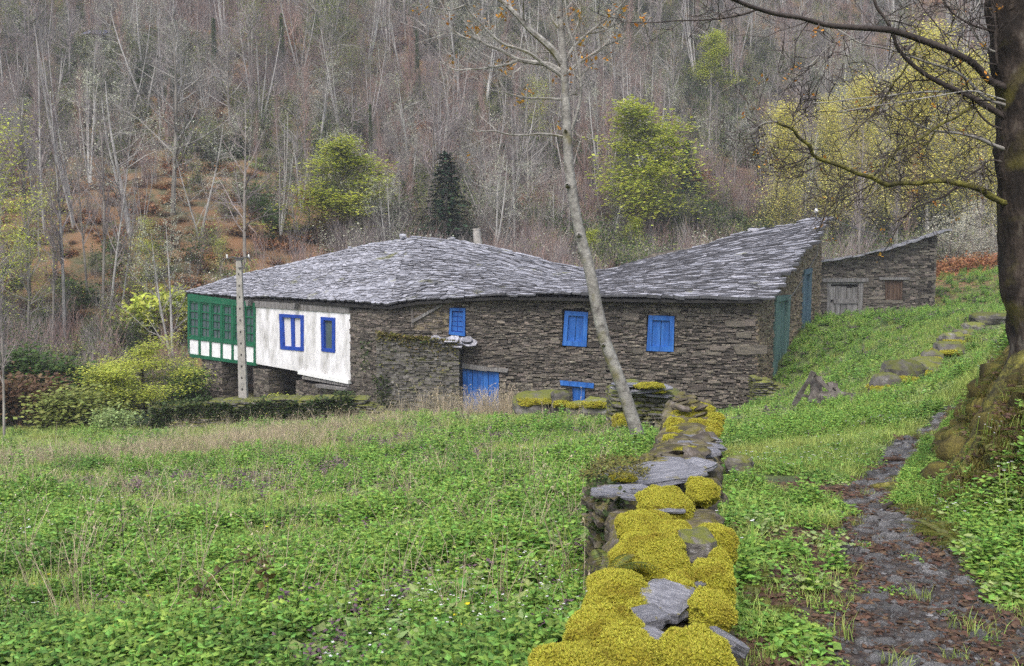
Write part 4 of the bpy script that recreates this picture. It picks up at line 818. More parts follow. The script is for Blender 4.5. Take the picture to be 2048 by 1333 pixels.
CUSH = [(1240,1185,135,92),(1210,1268,170,112),(1150,1335,190,95),(1262,1310,140,100),(1390,1312,150,125),(1422,1218,85,75),(1300,1120,165,118),(1428,1160,82,90),
 (1286,1060,110,66),(1348,1078,105,72),(1432,1085,78,92),(1330,1008,112,68),(1405,978,68,52),(1275,1215,60,40),(1360,1170,60,50),(1392,830,70,26),(1350,852,42,38),(1424,852,38,26),(1375,905,66,20),(1345,880,36,24),(1405,818,50,22),(1362,834,44,24),(1430,836,34,22),(1398,848,40,18),(1352,866,38,22),(1425,866,30,16),(1245,955,60,16),(1310,1040,70,34),(1195,1225,60,60),(1440,1120,40,50)]
SP = []; SN = []; SS_ = []
def cushion(px, py, w, h, D, parent, seed, hz=.7, name='moss_cushion', dense=1.0):
    """a pad of moss swelling over the stones; its surface points carry the sprigs"""
    a = w / 2 * D / F * .93; hh = h / 2 * D / F * .93; th = math.atan2(-A(px, py, D)[2], D); vz = max(hh * 1.0, .02); ly = min(max(hh * .75 / max(math.sin(th), .12), a * .7), a * 1.9)
    V, T = rock_arrays(seed, 26 if D < 6 else 12, 1.0, .34, 2.2, 2.5); V = V * 2; V = V * (1 + .05 * fbm(V * 5 + seed, seed + 3, 4))[:, None]
    c = A(px, py, D) - np.array([0, 0, vz * .25]); V = V * np.array([a, ly, vz]); me = mesh_from(name, V, [T], smooth=True); me.materials.append(M['moss'])
    o = bpy.data.objects.new(name, me); o.location = tuple(c - (wloc(parent) if parent else 0)); put(o, parent=parent)
    tri = V[T]; n = np.cross(tri[:, 1] - tri[:, 0], tri[:, 2] - tri[:, 0]); ar = np.linalg.norm(n, axis=1); n = n / (ar[:, None] + 1e-9)
    if (n * tri.mean(1)).sum() < 0: n = -n
    ok = n[:, 2] > -.35; pr = ar * ok; cnt = int(min(pr.sum() / 2 * 26000 * dense * min(1, (4.5 / D) ** 1.6), 7500)); r_ = np.random.default_rng(seed)
    if cnt > 5:
        k = r_.choice(len(T), cnt, p=pr / pr.sum()); u, v = r_.random(cnt), r_.random(cnt); f = u + v > 1; u[f], v[f] = 1 - u[f], 1 - v[f]
        P = tri[k, 0] + (tri[k, 1] - tri[k, 0]) * u[:, None] + (tri[k, 2] - tri[k, 0]) * v[:, None] + c; nn = n[k] + (r_.random((cnt, 3)) - .5) * .7; nn /= np.linalg.norm(nn, axis=1)[:, None]
        SP.append(P); SN.append(nn); SS_.append((.8 + .6 * r_.random(cnt)) * (1 if D < 6 else D / 6))
    return o
for k, (px, py, w, h) in enumerate(CUSH): cushion(px, py, w, h, Dof(py), wall, 100 + k)
SLB = [rock_arrays(40 + k, 9, 1.0, .22, 1.5, 7) for k in range(8)]; SLBM = []
for V, T in SLB:
    V = V + fbm(V * (1.2, 1.2, 9), 5, 3)[:, None] * np.array([.05, .05, 0]); me = mesh_from('slab', V, [T]); me.materials.append(M['slate_near']); SLBM.append(me)
def slab(px, py, w, h, D, parent, az=0., tx=0., ty=0., thick=None, name='slab', k=None, m=None):
    a = w * D / F; th = math.atan2(-A(px, py, D)[2], D); hh = h * D / F; t = thick or max(.03, hh * .28); ly = min(max((hh - t * .8) / max(math.sin(th), .15), a * .4), a * 1.5)
    o = bpy.data.objects.new(name, SLBM[int(rng.integers(8)) if k is None else k]); o.location = tuple(A(px, py, D) - (wloc(parent) if parent else 0)); o.scale = (a, ly, t); o.rotation_euler = (tx, ty, az); put(o, parent=parent); return o
for (px, py, w, h, az, ty, t) in [(1328,1200,112,92,-.5,.12,.05),(1288,1238,85,58,.3,-.1,.06),(1308,1288,90,62,-.6,.2,.05),(1455,1285,60,95,.4,.5,.05),(1305,948,185,46,.25,-.10,.05),(1378,935,95,28,.5,-.15,.045),
   (1222,984,80,18,.1,.05,.025),(1275,996,64,14,-.3,.0,.02),(1250,976,96,12,.2,.0,.02),(1205,990,50,12,.4,.1,.02),(1290,984,60,12,.5,.05,.02),(1340,1022,62,10,0,0,.015),(1395,908,86,20,.2,-.1,.04),(1402,892,92,18,-.1,.05,.04),(1392,878,66,16,.3,.1,.04),(1378,864,60,14,0,-.1,.04),(1388,824,62,16,.2,.15,.05),(1420,880,50,12,.5,.1,.04),(1365,838,40,12,0,.1,.04),(1405,1172,40,14,.4,.1,.03),(1352,920,60,12,.2,.1,.03)]:
    slab(px, py, w, h, Dof(py), wall, az, .02, ty, t, 'slab')
ob = bpy.data.objects.new('stone', mesh_from('stone', SLB[2][0], [SLB[2][1]])); ob.data.materials.append(M['schist_mossy']); D_ = Dof(1095); ob.location = tuple(A(1390, 1092, D_) - wloc(wall)); ob.scale = (.16, .2, .13); put(ob, parent=wall)
mb = MB(); n = 5200; y_ = 5.7 + 2.0 * rng.random(n); bul = np.sin(np.clip((y_ - 5.6) / 2.1, 0, 1) * PI); x_ = wall_x(y_) - .20 - .34 * bul * (.4 + .6 * rng.random(n)); zg0 = TZ(x_, y_); t_ = rng.random(n); z_ = zg0 + (wt(y_) - .02 - zg0) * t_; kk = fbm(np.stack([x_, y_ * 1.5, z_ * 2], 1) * 2, 66, 3) > -.12
leaves(mb, np.stack([x_, y_, z_], 1)[kk], .032, rng, tilt=1.6, wr=.42, simple=True); mb.build('ivy', M['ivy'], wall, kind='stuff')
mb = MB(); n = 1500; y_ = 6.2 + 1.5 * rng.random(n); x_ = wall_x(y_) - .12 - .45 * rng.random(n); leaves(mb, np.stack([x_, y_, wt(y_) - .02 + .05 * rng.random(n)], 1), .035, rng, tilt=.9, wr=.2, simple=True); mb.build('dead_fern', M['bark_moss'], wall, kind='stuff')
# far end of the wall behind the leaning tree
def heap(name, label, fr_pts, D, top, rng, dep=.7, group=None, hr=(.07, .13), m='schist_mossy', nobj=120):
    f = Fr(A(fr_pts[0], 700, D)[:2], A(fr_pts[1], 700, D)[:2]); g = tz(*(f.a + f.d * f.L / 2)) - .25; e = empty(name, f.p(f.L / 2, g, -dep / 2), label, 'wall' if 'wall' in name else 'stone pile', group)
    us = [f.uv(px, 700)[0] for px, _ in top]; zs = [f.uv(px, py)[1] for px, py in top]; zt = lambda u: float(np.interp(u, us, zs)); its = []
    z = g
    while z < max(zs):
        h = hr[0] + (hr[1] - hr[0]) * rng.random(); u = -.05
        while u < f.L:
            w = .2 + .35 * rng.random() ** 1.5
            for o in (0, -dep * .5, -dep) if dep > .4 else (0,):
                if z + h < zt(u + w / 2): its.append(rot_item(f.p(u + w / 2, z + h / 2, o - .1 + .08 * rng.random()), w * 1.08, .4, h * 1.25, rng, math.atan2(f.d[1], f.d[0]), .07))
            u += w
        z += h
    place_pieces(its, RKV, unit_meshes(RKV, 'stone', M[m]), e, 'stone', M[m], nobj, 23, 'small_stones'); return e, f, zt
hp, fh, zt = heap('stone_pile', 'tumbled stump of dry stone wall standing behind the leaning grey tree', (1228, 1338), 21.0, [(1226, 778), (1262, 768), (1338, 782)], rng, .9)
for (px, py, w, h, ty) in [(1262,770,78,10,.05),(1300,778,80,14,-.08),(1312,790,60,12,.1),(1240,776,40,8,0),(1285,785,60,9,.05)]: slab(px, py, w, h, 20.9, hp, .2, 0, ty, .07)
cushion(1300, 772, 62, 10, 20.7, hp, 301); cushion(1318, 782, 30, 8, 20.8, hp, 302); cushion(1240, 840, 30, 30, 20.5, hp, 303)
# boulders: each a thing
CLEAR = []
def boulder(px, py, w, h, D, label, seed, m='schist_mossy', group=None, moss=True):
    CLEAR.append((*(A(px, py, D)[:2] - (0, .35)), w * D / F * .5 + .45))
    a = w * D / F; hh = h * D / F; V, T = rock_arrays(seed, 12, 1, .3, 1.4, 3.2); c = A(px, py, D); me = mesh_from('boulder', V * np.array([a, a * .8, max(hh * 1.9, .2)]), [T], smooth=False); me.materials.append(M[m])
    o = bpy.data.objects.new('boulder', me); o.location = tuple(c + np.array([0, 0, hh * (.25 if group == 'mossy rocks edging the lane' else -.2)])); o.rotation_euler = (0, 0, .3 * (rng.random() - .5)); put(o, label=label, cat='boulder', group=group, kind='thing')
    if moss: cushion(px - w * .05, py - h * .22, w * .9, h * .62, D - .05, o, seed + 50)
    return o
BG = 'boulders strung along the foot of the house wall'
boulder(1078, 806, 100, 30, 26.5, 'long boulder under yellow moss nearest the blue plank door', 401, group=BG); boulder(1122, 800, 42, 26, 26.0, 'pale grey boulder with bare right flank beside a long mossy one', 402, group=BG, moss=False)
boulder(1158, 814, 50, 16, 25.6, 'small low yellow-mossed boulder under the small blue shutter', 403, group=BG); boulder(1195, 812, 60, 22, 25.2, 'wide yellow-mossed boulder leaning against the tumbled wall stump', 404, group=BG)
cushion(1122, 806, 34, 14, 25.9, None and wall or bpy.data.objects['boulder.001'], 405)
boulder(1478, 930, 58, 26, 9.6, 'brown mossy boulder lying right of the dry stone wall in ivy', 406, moss=False)
RB = 'mossy rocks edging the lane'
for k, (px, py, w, h, lb, ms) in enumerate([(1769,784,42,26,'low brown-green rock ending the line of lane rocks at its near end',True),(1804,765,62,28,'largest blocky mossy rock in the line edging the lane',True),(1812,749,52,15,'flat mossy rock lying on top behind the largest lane rock',True),(1843,748,42,17,'mossy rock just right of the flat one in the lane edge',True),
   (1853,734,46,13,'thin mossy rock in the middle of the lane edge line',True),(1864,722,30,14,'pointed mossy rock at the middle of the lane edge line',True),(1897,708,48,16,'broad yellow-topped rock further up the lane edge',True),(1903,688,36,16,'rounded yellow-mossed rock high up the lane edge',True),
   (1928,672,32,9,'small pale rock with thin moss high up the lane edge',True),(1946,658,34,9,'flat grey rock near the upper end of the lane edge',False),(1985,643,62,12,'long grey slab at the upper end of the lane edge by the dark trunk',False)]):
    r = ray(px, py + h * .3); r = r / r[1]; Ds = np.linspace(14, 45, 300); kk = np.nonzero(TZ(r[0] * Ds, Ds) >= r[2] * Ds)[0]; D = float(Ds[kk[0]]) if len(kk) else 22 + k * 1.2
    boulder(px, py, w * 1.35, h * 1.25, D, lb, 420 + k, group=RB, moss=ms)
# pile by the house corner, ivy-grown garden wall at the left, broken trestle
heap('stone_pile', 'low tapering pile of stones against the right corner of the house', (1514, 1592), 34.6, [(1512, 756), (1548, 760), (1575, 782), (1594, 806)], rng, .8)
gw, fI, ztI = heap('garden_wall', 'ivy-covered garden wall below the gallery and the white wing', (300, 762), 33.4, [(300, 814), (400, 803), (560, 795), (700, 790), (735, 799), (765, 818)], rng, .5, nobj=200)
# ivy over it
mb = MB(); n = 9000; u = rng.random(n) * fI.L * .88; tt = np.array([ztI(q) for q in u]); z = tt + .10 - (rng.random(n) ** 1.2) * 1.25; o = .12 + .12 * rng.random(n) - .5 * (z > tt - .05) * rng.random(n)
den = fbm(np.stack([u * .8, z * 1.6, u * 0], 1), 61, 3) > .02; C = np.stack([fI.a[0] + fI.d[0] * u + fI.n[0] * o, fI.a[1] + fI.d[1] * u + fI.n[1] * o, z], 1)[den]
leaves(mb, C, .085, rng, tilt=1.6, simple=True); mb.build('ivy', M['ivy'], gw, kind='stuff')
mb = MB(); n = 2600; u = rng.random(n) * fB.L * 0 + u0 + rng.random(n) * (u1 - u0); zl = np.array([lz(q) for q in u]); C = np.array([fB.p(a, b + .14 - abs(rng.normal()) * .22 * (1 if rng.random() < .7 else 4), -.25 + .35 * rng.random()) for a, b in zip(u, zl)])
leaves(mb, C, .09, rng, tilt=1.6, simple=True); mb.build('hanging_moss', [mat('ledge_growth', [(.3, (.05, .06, .015)), (.5, (.14, .13, .03)), (.7, (.25, .16, .06))], 1.5, .9, rand=.4, hrand=.03, trans=.2)], bt, kind='stuff')
mb = MB(); n = 2600; u = u0 - .6 + rng.random(n) * (u1 - u0); zz = -6.3 + rng.random(n) * 2.6; P = np.stack([u, zz, u * 0], 1); k_ = fbm(P * .9, 71, 3) > .12; C = np.array([fB.p(a, b, .05 + .1 * rng.random()) for a, b in zip(u[k_], zz[k_])]); leaves(mb, C, .09, rng, tilt=1.6, simple=True); mb.build('wall_ivy', M['ivy'], bt, kind='stuff')
tr = empty('broken_trestle', A(1640, 806, 23.0), 'broken grey wooden trestle collapsed in the grass by the house corner', 'wooden trestle')
for (a, b_, w, dd) in [((1588,810),(1627,744),.10,0),((1631,752),(1628,806),.24,.1),((1640,762),(1640,806),.12,.2),((1622,744),(1682,802),.08,-.1),((1672,768),(1655,808),.09,.3),((1668,772),(1704,808),.08,.2),((1636,787),(1712,791),.11,-.2),((1600,790),(1650,800),.07,.4),((1660,765),(1672,806),.14,.35),((1645,802),(1708,796),.06,.1)]:
    p, q = A(*a, 23 + dd), A(*b_, 22.8 + dd); v = q - p; l = np.linalg.norm(v); x = v / l; n_ = np.cross(x, [0, 1., 0]); n_ /= np.linalg.norm(n_); y_ = np.cross(n_, x)
    mb = MB(); k = 5
    for i in range(k):
        t0, t1 = i / k, (i + 1) / k; w0, w1 = [w / 2 * (1 + .25 * math.sin(7 * t + dd * 9)) for t in (t0, t1)]
        mb.add([p + v * t + n_ * s * w_ + y_ * s2 * .03 for t, w_ in ((t0, w0), (t1, w1)) for s, s2 in ((-1, -1), (1, -1), (1, 1), (-1, 1))], [(0, 1, 5, 4), (1, 2, 6, 5), (2, 3, 7, 6), (3, 0, 4, 7), (3, 2, 1, 0), (4, 5, 6, 7)])
    mb.build('beam', M['old_wood'], tr)
# moss sprigs on every cushion near the camera
P_, N_ = np.concatenate(SP), np.concatenate(SN); n = len(P_)
def sprig(seed):
    r = np.random.default_rng(seed); mb = MB()
    for k in range(6):
        a = k * 1.05 + r.random(); d = np.array([math.cos(a) * .55, math.sin(a) * .55, .9]) * (.7 + .5 * r.random()); s = np.array([-math.sin(a), math.cos(a), 0]) * .14; mb.add([-s * .6, s * .6, d * .6 + s, d, d * .6 - s], [(0, 1, 2), (0, 2, 4), (2, 3, 4)], r.random())
    return mb.mesh('moss_sprig', M['moss_sprig'])
sl = lib([('moss_sprig', sprig(k)) for k in range(4)], 'moss_sprigs')
keep = P_[:, 1] < 30
scatter('moss_sprigs', sl, P_[keep], np.stack([np.zeros(keep.sum()), np.arccos(np.clip(N_[keep, 2], -1, 1)), np.arctan2(N_[keep, 1], N_[keep, 0])], 1), .0088 * np.concatenate(SS_)[keep], np.arange(n)[keep] % 4, 'yellow moss sprigs on the caps of the dry stone wall', wall)
# ------------------------------------------------------------------ branches
def grow_twigs(mb, pts, rad, n, ln, rng, mi=0, depth=1, k=3, up=.25, tmin=.25, tips=None, plane=None):
    pts = np.asarray(pts); m = len(pts)
    for q in range(n):
        t = (tmin + (1 - tmin) * rng.random()) * (m - 1); i = min(int(t), m - 2); p = pts[i] + (pts[i + 1] - pts[i]) * (t - i); d = pts[i + 1] - pts[i]; d = d / np.linalg.norm(d)
        v = rng.normal(size=3); v -= v @ d * d; v /= np.linalg.norm(v); v = d * .65 + v * .8 + np.array([0, 0, up]); v /= np.linalg.norm(v); L_ = ln * (.4 + .8 * rng.random()); r0 = np.interp(t, np.arange(m), rad) * .45
        P = [p]; dd = v.copy()
        for s in range(4): dd = dd + rng.normal(size=3) * .22 + np.array([0, 0, up * .3]); dd /= np.linalg.norm(dd); P.append(P[-1] + dd * L_ / 4)
        R = np.linspace(max(r0, .0036), max(r0 * .3, .0022), 5); mb.tube(P, R, k, mi=mi, tint=rng.random())
        if tips is not None: tips.append(P[-1])
        if depth > 0: grow_twigs(mb, P, R, 3, ln * .5, rng, mi, depth - 1, k, up, .2, tips)
def smooth(P, n=4):
    P = np.asarray(P, float); out = []
    for i in range(len(P) - 1):
        p0, p1, p2, p3 = P[max(i - 1, 0)], P[i], P[i + 1], P[min(i + 2, len(P) - 1)]
        for t in np.arange(n) / n: out.append(.5 * ((2 * p1) + (-p0 + p2) * t + (2 * p0 - 5 * p1 + 4 * p2 - p3) * t * t + (-p0 + 3 * p1 - 3 * p2 + p3) * t ** 3))
    out.append(P[-1]); return np.array(out)
def bark_tube(mb, P, R, k, seed, amp, fr_=3.0):
    P = smooth(P, 5); m = len(P); R = np.interp(np.linspace(0, 1, m), np.linspace(0, 1, len(R)), R); n0 = mb.n; mb.tube(P, R, k); V = mb.v[-1]; C = np.repeat(P, k, 0); d = V - C; d /= np.linalg.norm(d, axis=1)[:, None]
    mb.v[-1] = V + d * (fbm(V * fr_, seed, 4) * amp)[:, None]; return P, R
# the leaning grey tree in the field
lt = empty('leaning_tree', A(1285, 912, 15.3), 'slender leaning tree with smooth pale grey trunk in front of the stone house', 'tree')
TP = [(1290,925,0),(1283,895,0),(1264,835,0),(1241,765,0),(1214,695,0),(1196,625,0),(1180,545,0),(1160,468,0),(1147,400,0),(1138,330,0),(1134,260,0),(1131,195,0),(1127,130,0),(1123,65,0),(1118,0,0),(1112,-110,0),(1108,-260,0)]
DT = 15.2; mb = MB(); P, R = bark_tube(mb, [A(a, b, DT) for a, b, _ in TP], [.135,.112,.100,.097,.094,.090,.086,.082,.078,.074,.070,.064,.058,.050,.042,.034,.02], 16, 4, .012)
for (px, py, s) in [(1140,371,.05),(1163,470,.05),(1212,690,.04),(1136,262,.03)]:
    c = A(px - 4, py, DT - .07); mb.tube([c + (0, .05, 0), c + (-.01, -.03, 0), c + (-.015, -.05, .01)], [s, s * .8, s * .3], 8)
mb.build('trunk', M['bark_grey'], lt, smooth=True)
LB = [([(1125,130),(1110,106),(1086,82),(1060,60),(1025,22),(1000,0),(960,-25)],.045),([(1121,142),(1100,130),(1080,127),(1058,124),(1035,119),(1015,108),(1000,100),(978,92),(960,82),(935,70)],.03),([(1035,121),(1015,129),(1000,132),(980,135),(960,138),(935,139),(910,140),(880,124)],.014),
 ([(1126,156),(1112,144),(1090,130),(1072,116),(1055,105),(1030,96),(1010,90),(985,72),(965,50),(945,30),(930,10),(915,-25)],.02),([(1131,200),(1105,198),(1080,197),(1060,197),(1040,194),(1020,188),(1000,180),(980,160)],.014),([(1131,240),(1115,230),(1100,221),(1080,200)],.010),([(1132,275),(1105,270),(1080,268),(1060,270),(1035,271),(1010,268),(990,262),(960,262),(940,245)],.014),
 ([(1142,262),(1150,240),(1156,220),(1162,185),(1160,150),(1155,120),(1146,85),(1136,55),(1130,0),(1120,-60)],.022),([(1126,200),(1140,191),(1150,188),(1161,182)],.012),([(1128,132),(1136,112),(1150,92),(1165,76),(1185,60),(1205,44),(1220,30),(1245,8),(1265,-20)],.018),([(1133,148),(1150,132),(1170,118),(1190,105),(1210,90),(1226,70),(1240,50),(1258,20)],.014),
 ([(1126,100),(1140,80),(1152,60),(1160,30),(1168,-20)],.016),([(1122,104),(1105,104),(1088,105),(1062,106),(1030,100)],.010),([(1120,60),(1105,40),(1098,10),(1090,-30)],.012),([(1210,92),(1240,80),(1275,72)],.007),([(1120,30),(1140,10),(1165,-25)],.014),([(1000,100),(998,85),(990,78)],.007),([(960,82),(930,75),(905,60),(885,45)],.01),([(930,10),(905,20),(880,18),(850,12)],.008)]
mb = MB(); tips = []; rr = np.random.default_rng(5)
for k, (pl, r0) in enumerate(LB):
    dd = rr.normal() * .35; n_ = len(pl); P = smooth([A(a, b, DT + dd * i / n_) for i, (a, b) in enumerate(pl)], 3); R = np.linspace(r0, r0 * .3, len(P)); R = R * 1.3 + .002; mb.tube(P, R, 6, tint=rr.random()); grow_twigs(mb, P, R * 1.2, 7, .6, rr, depth=1, tips=tips, tmin=.3)
mb.build('branch', M['bark_grey'], lt, kind='stuff')
mb = MB(); tips = np.array(tips); pk = tips[rr.random(len(tips)) < .11]; C = (pk[:, None] + rr.normal(size=(len(pk), 9, 3)) * .05).reshape(-1, 3); leaves(mb, C, .07, rr, tilt=1.6, wr=.3, simple=True); mb.build('young_leaves', M['leaf_orange'], lt, kind='stuff')
# the dark mossy trunk at the right edge with branches reaching over the view
DB = 8.0; bt_ = empty('mossy_tree', A(2062, 770, DB), 'thick dark mossy tree trunk on the bank with bare branches reaching left', 'tree')
mb = MB(); bark_tube(mb, [A(a + 7, b, DB) for a, b in [(2095,860),(2085,770),(2078,700),(2062,620),(2049,540),(2046,420),(2044,330),(2040,240),(2034,140),(2026,60),(2018,-20),(2010,-140),(2000,-300)]], [.42,.33,.25,.212,.206,.208,.214,.204,.2,.198,.195,.19,.18], 48, 9, .07, 4.5)
for (px, py, dx, r) in [(2075,790,0,.12)]:
    c = A(px, py - 40, DB - .15); mb.tube(smooth([c, c + (dx * .12, -.1, -.22), c + (dx * .25, -.25, -.5), c + (dx * .4, -.35, -.75)], 3), np.linspace(r, r * .4, 10), 10)
mb.build('trunk', M['bark_big'], bt_, smooth=True)
for q, (an, ln, r0) in enumerate([(3.3, 1.3, .14), (2.7, 1.0, .11), (3.9, 1.5, .12), (4.5, 1.2, .11), (3.6, 1.9, .07)]):
    c = A(2078, 745, DB); P = [c + (0, 0, .25)]
    for t in np.linspace(.25, 1, 7): x, y = c[0] + math.cos(an + .25 * math.sin(5 * t + q)) * ln * t, c[1] + math.sin(an + .25 * math.sin(5 * t + q)) * ln * t; P.append(np.array([x, y, tz(x, y) + .06 * (1 - t)]))
    mb = MB(); P = smooth(P, 4); mb.tube(P, np.linspace(r0, r0 * .25, len(P)), 12); V = mb.v[-1]; mb.v[-1] = V + fbm(V * 8, q, 3)[:, None] * .03; mb.build('root', M['bark_moss'], bt_, smooth=True)
RB_ = [([(1985,165),(1958,138),(1936,120),(1890,98),(1839,79),(1800,66),(1775,60),(1720,56),(1662,52),(1630,44),(1599,36),(1550,28),(1512,17),(1480,5),(1455,-6),(1400,-30)],.045,.016,'d'),([(1512,20),(1490,28),(1456,35),(1430,39),(1400,41),(1350,42),(1300,46),(1240,44)],.014,.004,'d'),
 ([(1662,52),(1690,68),(1719,86),(1755,94),(1794,103),(1850,124),(1890,136),(1925,152),(1950,175),(1972,198)],.006,.018,'p'),([(1745,-20),(1752,12),(1775,45),(1787,72),(1794,94),(1810,116),(1831,135),(1858,154),(1887,169),(1915,182),(1944,195),(1972,212),(2010,235)],.014,.034,'d'),
 ([(1990,398),(1960,382),(1925,369),(1895,362),(1869,362),(1840,365),(1800,366),(1775,371),(1745,356),(1719,347),(1690,334),(1662,326),(1640,318),(1622,308),(1619,296),(1611,286),(1595,272),(1585,260),(1568,252),(1554,243)],.032,.012,'m'),([(1580,260),(1586,240),(1588,228),(1602,200)],.008,.004,'d'),
 ([(1554,244),(1540,244),(1524,248),(1505,262),(1486,274)],.008,.003,'p'),([(1750,358),(1768,338),(1780,318),(1794,300),(1815,288),(1842,277),(1865,262),(1887,247),(1915,232),(1950,212)],.010,.014,'m'),([(1918,370),(1900,384),(1887,394),(1860,404),(1831,416),(1810,432),(1790,446)],.014,.006,'d'),([(1985,320),(1960,336),(1940,350),(1922,368)],.012,.006,'d'),
 ([(1990,292),(1965,280),(1932,270),(1900,265),(1869,262),(1850,255),(1831,247),(1805,230),(1775,210)],.024,.005,'p'),([(1940,186),(1906,184),(1850,184),(1800,189),(1775,192),(1740,195),(1700,199),(1660,205),(1625,206)],.012,.004,'p'),([(1975,190),(1940,182),(1887,190),(1840,198),(1790,206),(1737,214),(1690,222),(1662,226)],.010,.003,'p'),
 ([(1842,60),(1835,85),(1825,110),(1805,150),(1790,165),(1770,195),(1755,215),(1745,235)],.008,.012,'m'),([(1940,110),(1920,128),(1890,145),(1860,160),(1820,163),(1800,185),(1782,196)],.012,.006,'d'),([(1975,60),(1940,48),(1900,22),(1880,-20)],.014,.008,'d'),([(1980,100),(1950,70),(1930,30),(1900,5),(1850,-25)],.013,.006,'p'),([(1982,250),(1950,215),(1930,160),(1900,110),(1880,60),(1845,15),(1830,-20)],.012,.005,'d'),
 ([(2000,140),(1992,90),(1990,40),(1984,-30)],.02,.02,'d'),([(2005,160),(2010,110),(2000,50),(1995,-20)],.015,.015,'d'),([(1880,70),(1905,60),(1950,20),(1975,-20)],.007,.007,'p'),([(1700,54),(1675,82),(1650,100),(1620,130),(1590,140)],.008,.003,'p'),([(1625,310),(1600,322),(1575,330),(1560,338)],.007,.003,'d'),([(1680,332),(1650,322),(1640,330),(1600,350),(1575,358)],.007,.003,'d'),([(1720,350),(1700,362),(1690,372),(1665,376),(1655,388)],.008,.003,'d'),([(1745,368),(1715,385),(1690,395),(1666,408)],.007,.003,'d'),
 ([(1985,350),(1970,330),(1962,352),(1955,370)],.006,.003,'d'),([(1870,262),(1855,290),(1830,285),(1810,292),(1790,305)],.009,.004,'m'),([(1794,300),(1775,320),(1760,345)],.006,.004,'m')]
groups = {'d': (MB(), 'twig_dark', 'dark_branch'), 'p': (MB(), 'twig_pale', 'pale_branch'), 'm': (MB(), 'bark_moss', 'mossy_branch')}; tw = MB(); tips = []; rr = np.random.default_rng(9)
for k, (pl, r0, r1, g) in enumerate(RB_):
    pl = list(pl)
    if pl[0][0] > 1965 and pl[0][0] < 2005: pl.insert(0, (pl[0][0] + 45, pl[0][1] + 14))
    if pl[-1][0] > 1965 and pl[-1][0] < 2005: pl.append((pl[-1][0] + 45, pl[-1][1] + 14))
    dd = -.9 * rr.random() * (len(pl) > 8); n_ = len(pl) - 1; rev = pl[0][0] < pl[-1][0] and r0 < r1
    P = smooth([A(a, b, DB - .05 + dd * ((n_ - i if rev else i) / n_)) for i, (a, b) in enumerate(pl)], 3); R = np.linspace(r0, r1, len(P)) * .70; R = R * (1 + .25 * fbm(P * 9, 3, 3))
    if g == 'm': P = P + np.stack([vnoise(P * 9, 1), vnoise(P * 9, 2), vnoise(P * 9, 3)], 1) * .012
    groups[g][0].tube(P, R * (1.1 if g == 'm' else 1), 7, tint=rr.random()); grow_twigs(tw, P, np.minimum(R, .012), 11 if g != 'm' else 15, .45, rr, depth=1, tips=tips, tmin=.1, up=.08)
for g, (mb, m, nm) in groups.items(): mb.build(nm, M[m], bt_, kind='stuff', smooth=True)
tw.build('twigs', M['twig_dark'], bt_, kind='stuff')
mb = MB(); tips = np.array(tips); pk = tips[rr.random(len(tips)) < .07]; C = (pk[:, None] + rr.normal(size=(len(pk), 6, 3)) * .02).reshape(-1, 3); leaves(mb, C, .03, rr, tilt=1.6, wr=.3, simple=True); mb.build('young_leaves', M['leaf_orange'], bt_, kind='stuff')
# sticks on the lane
def stick(pl, r, label, m='twig_dark'):
    pts = []
    for a, b in pl:
        q = ray(a, b); q = q / q[1]; Ds = np.linspace(3, 16, 400); kk = np.nonzero(TZ(q[0] * Ds, Ds) + .04 >= q[2] * Ds)[0]; D = Ds[kk[0]] if len(kk) else 9; pts.append(q * D)
    mb = MB(); P = smooth(pts, 3); mb.tube(P, np.linspace(r, r * .5, len(P)), 7, cap=True); put(mb.build('fallen_stick', M[m]), label=label, cat='stick', kind='thing')
stick([(1768,1014),(1810,992),(1850,958),(1885,926)], .018, 'long straight dark stick lying across the lane')
stick([(1766,919),(1795,918),(1812,921),(1835,917),(1847,908)], .026, 'short curved brown stick on the muddy lane', 'brown_wood')
# stones set in the lane
from mathutils import Euler
path = put(bpy.data.objects.new('path', mesh_from('path', np.zeros((0, 3)), [])), kind='structure', label='rough stony lane climbing past the bank')
items = []; r = np.random.default_rng(31)
while len(items) < 1500:
    D = 3.4 * (26 / 3.4) ** r.random(); c = np.array([np.interp(D, PATHP[:, 1], PATHP[:, 0]), D]); w_ = np.interp(D, [3, 8, 12, 20], [.40, .27, .40, .38]); x = c[0] + r.normal() * w_ * .42 - (.10 if D < 5 else 0); D2 = D + r.normal() * .2
    s = (.022 + .075 * r.random() ** 2.5) * (1 if D2 < 9 else 1.5); 
    if D2 > 6 or r.random() < .3: items.append((x, D2, s))
X_ = np.array(items); Z_ = TZ(X_[:, 0], X_[:, 1]); its = []
for (x, y, s), z in zip(items, Z_): its.append(rot_item((x, y, z - s * .05), s * 1.6, s, s * .5, r, r.normal() * .5 + .5, .22))
its = [(c, R, w * 1.0) for (c, R, w) in its]; M['lane_stone'] = mat('lane_stone', [(.3, (.035, .033, .033)), (.5, (.10, .096, .095)), (.64, (.21, .205, .205)), (.74, (.42, .42, .44))], 9, .3, .7, 25, rand=.4, spec=.45)
place_pieces(its, RKV, unit_meshes(RKV, 'stone', M['lane_stone']), path, 'stone', M['lane_stone'], 300, 33, 'small_stones')

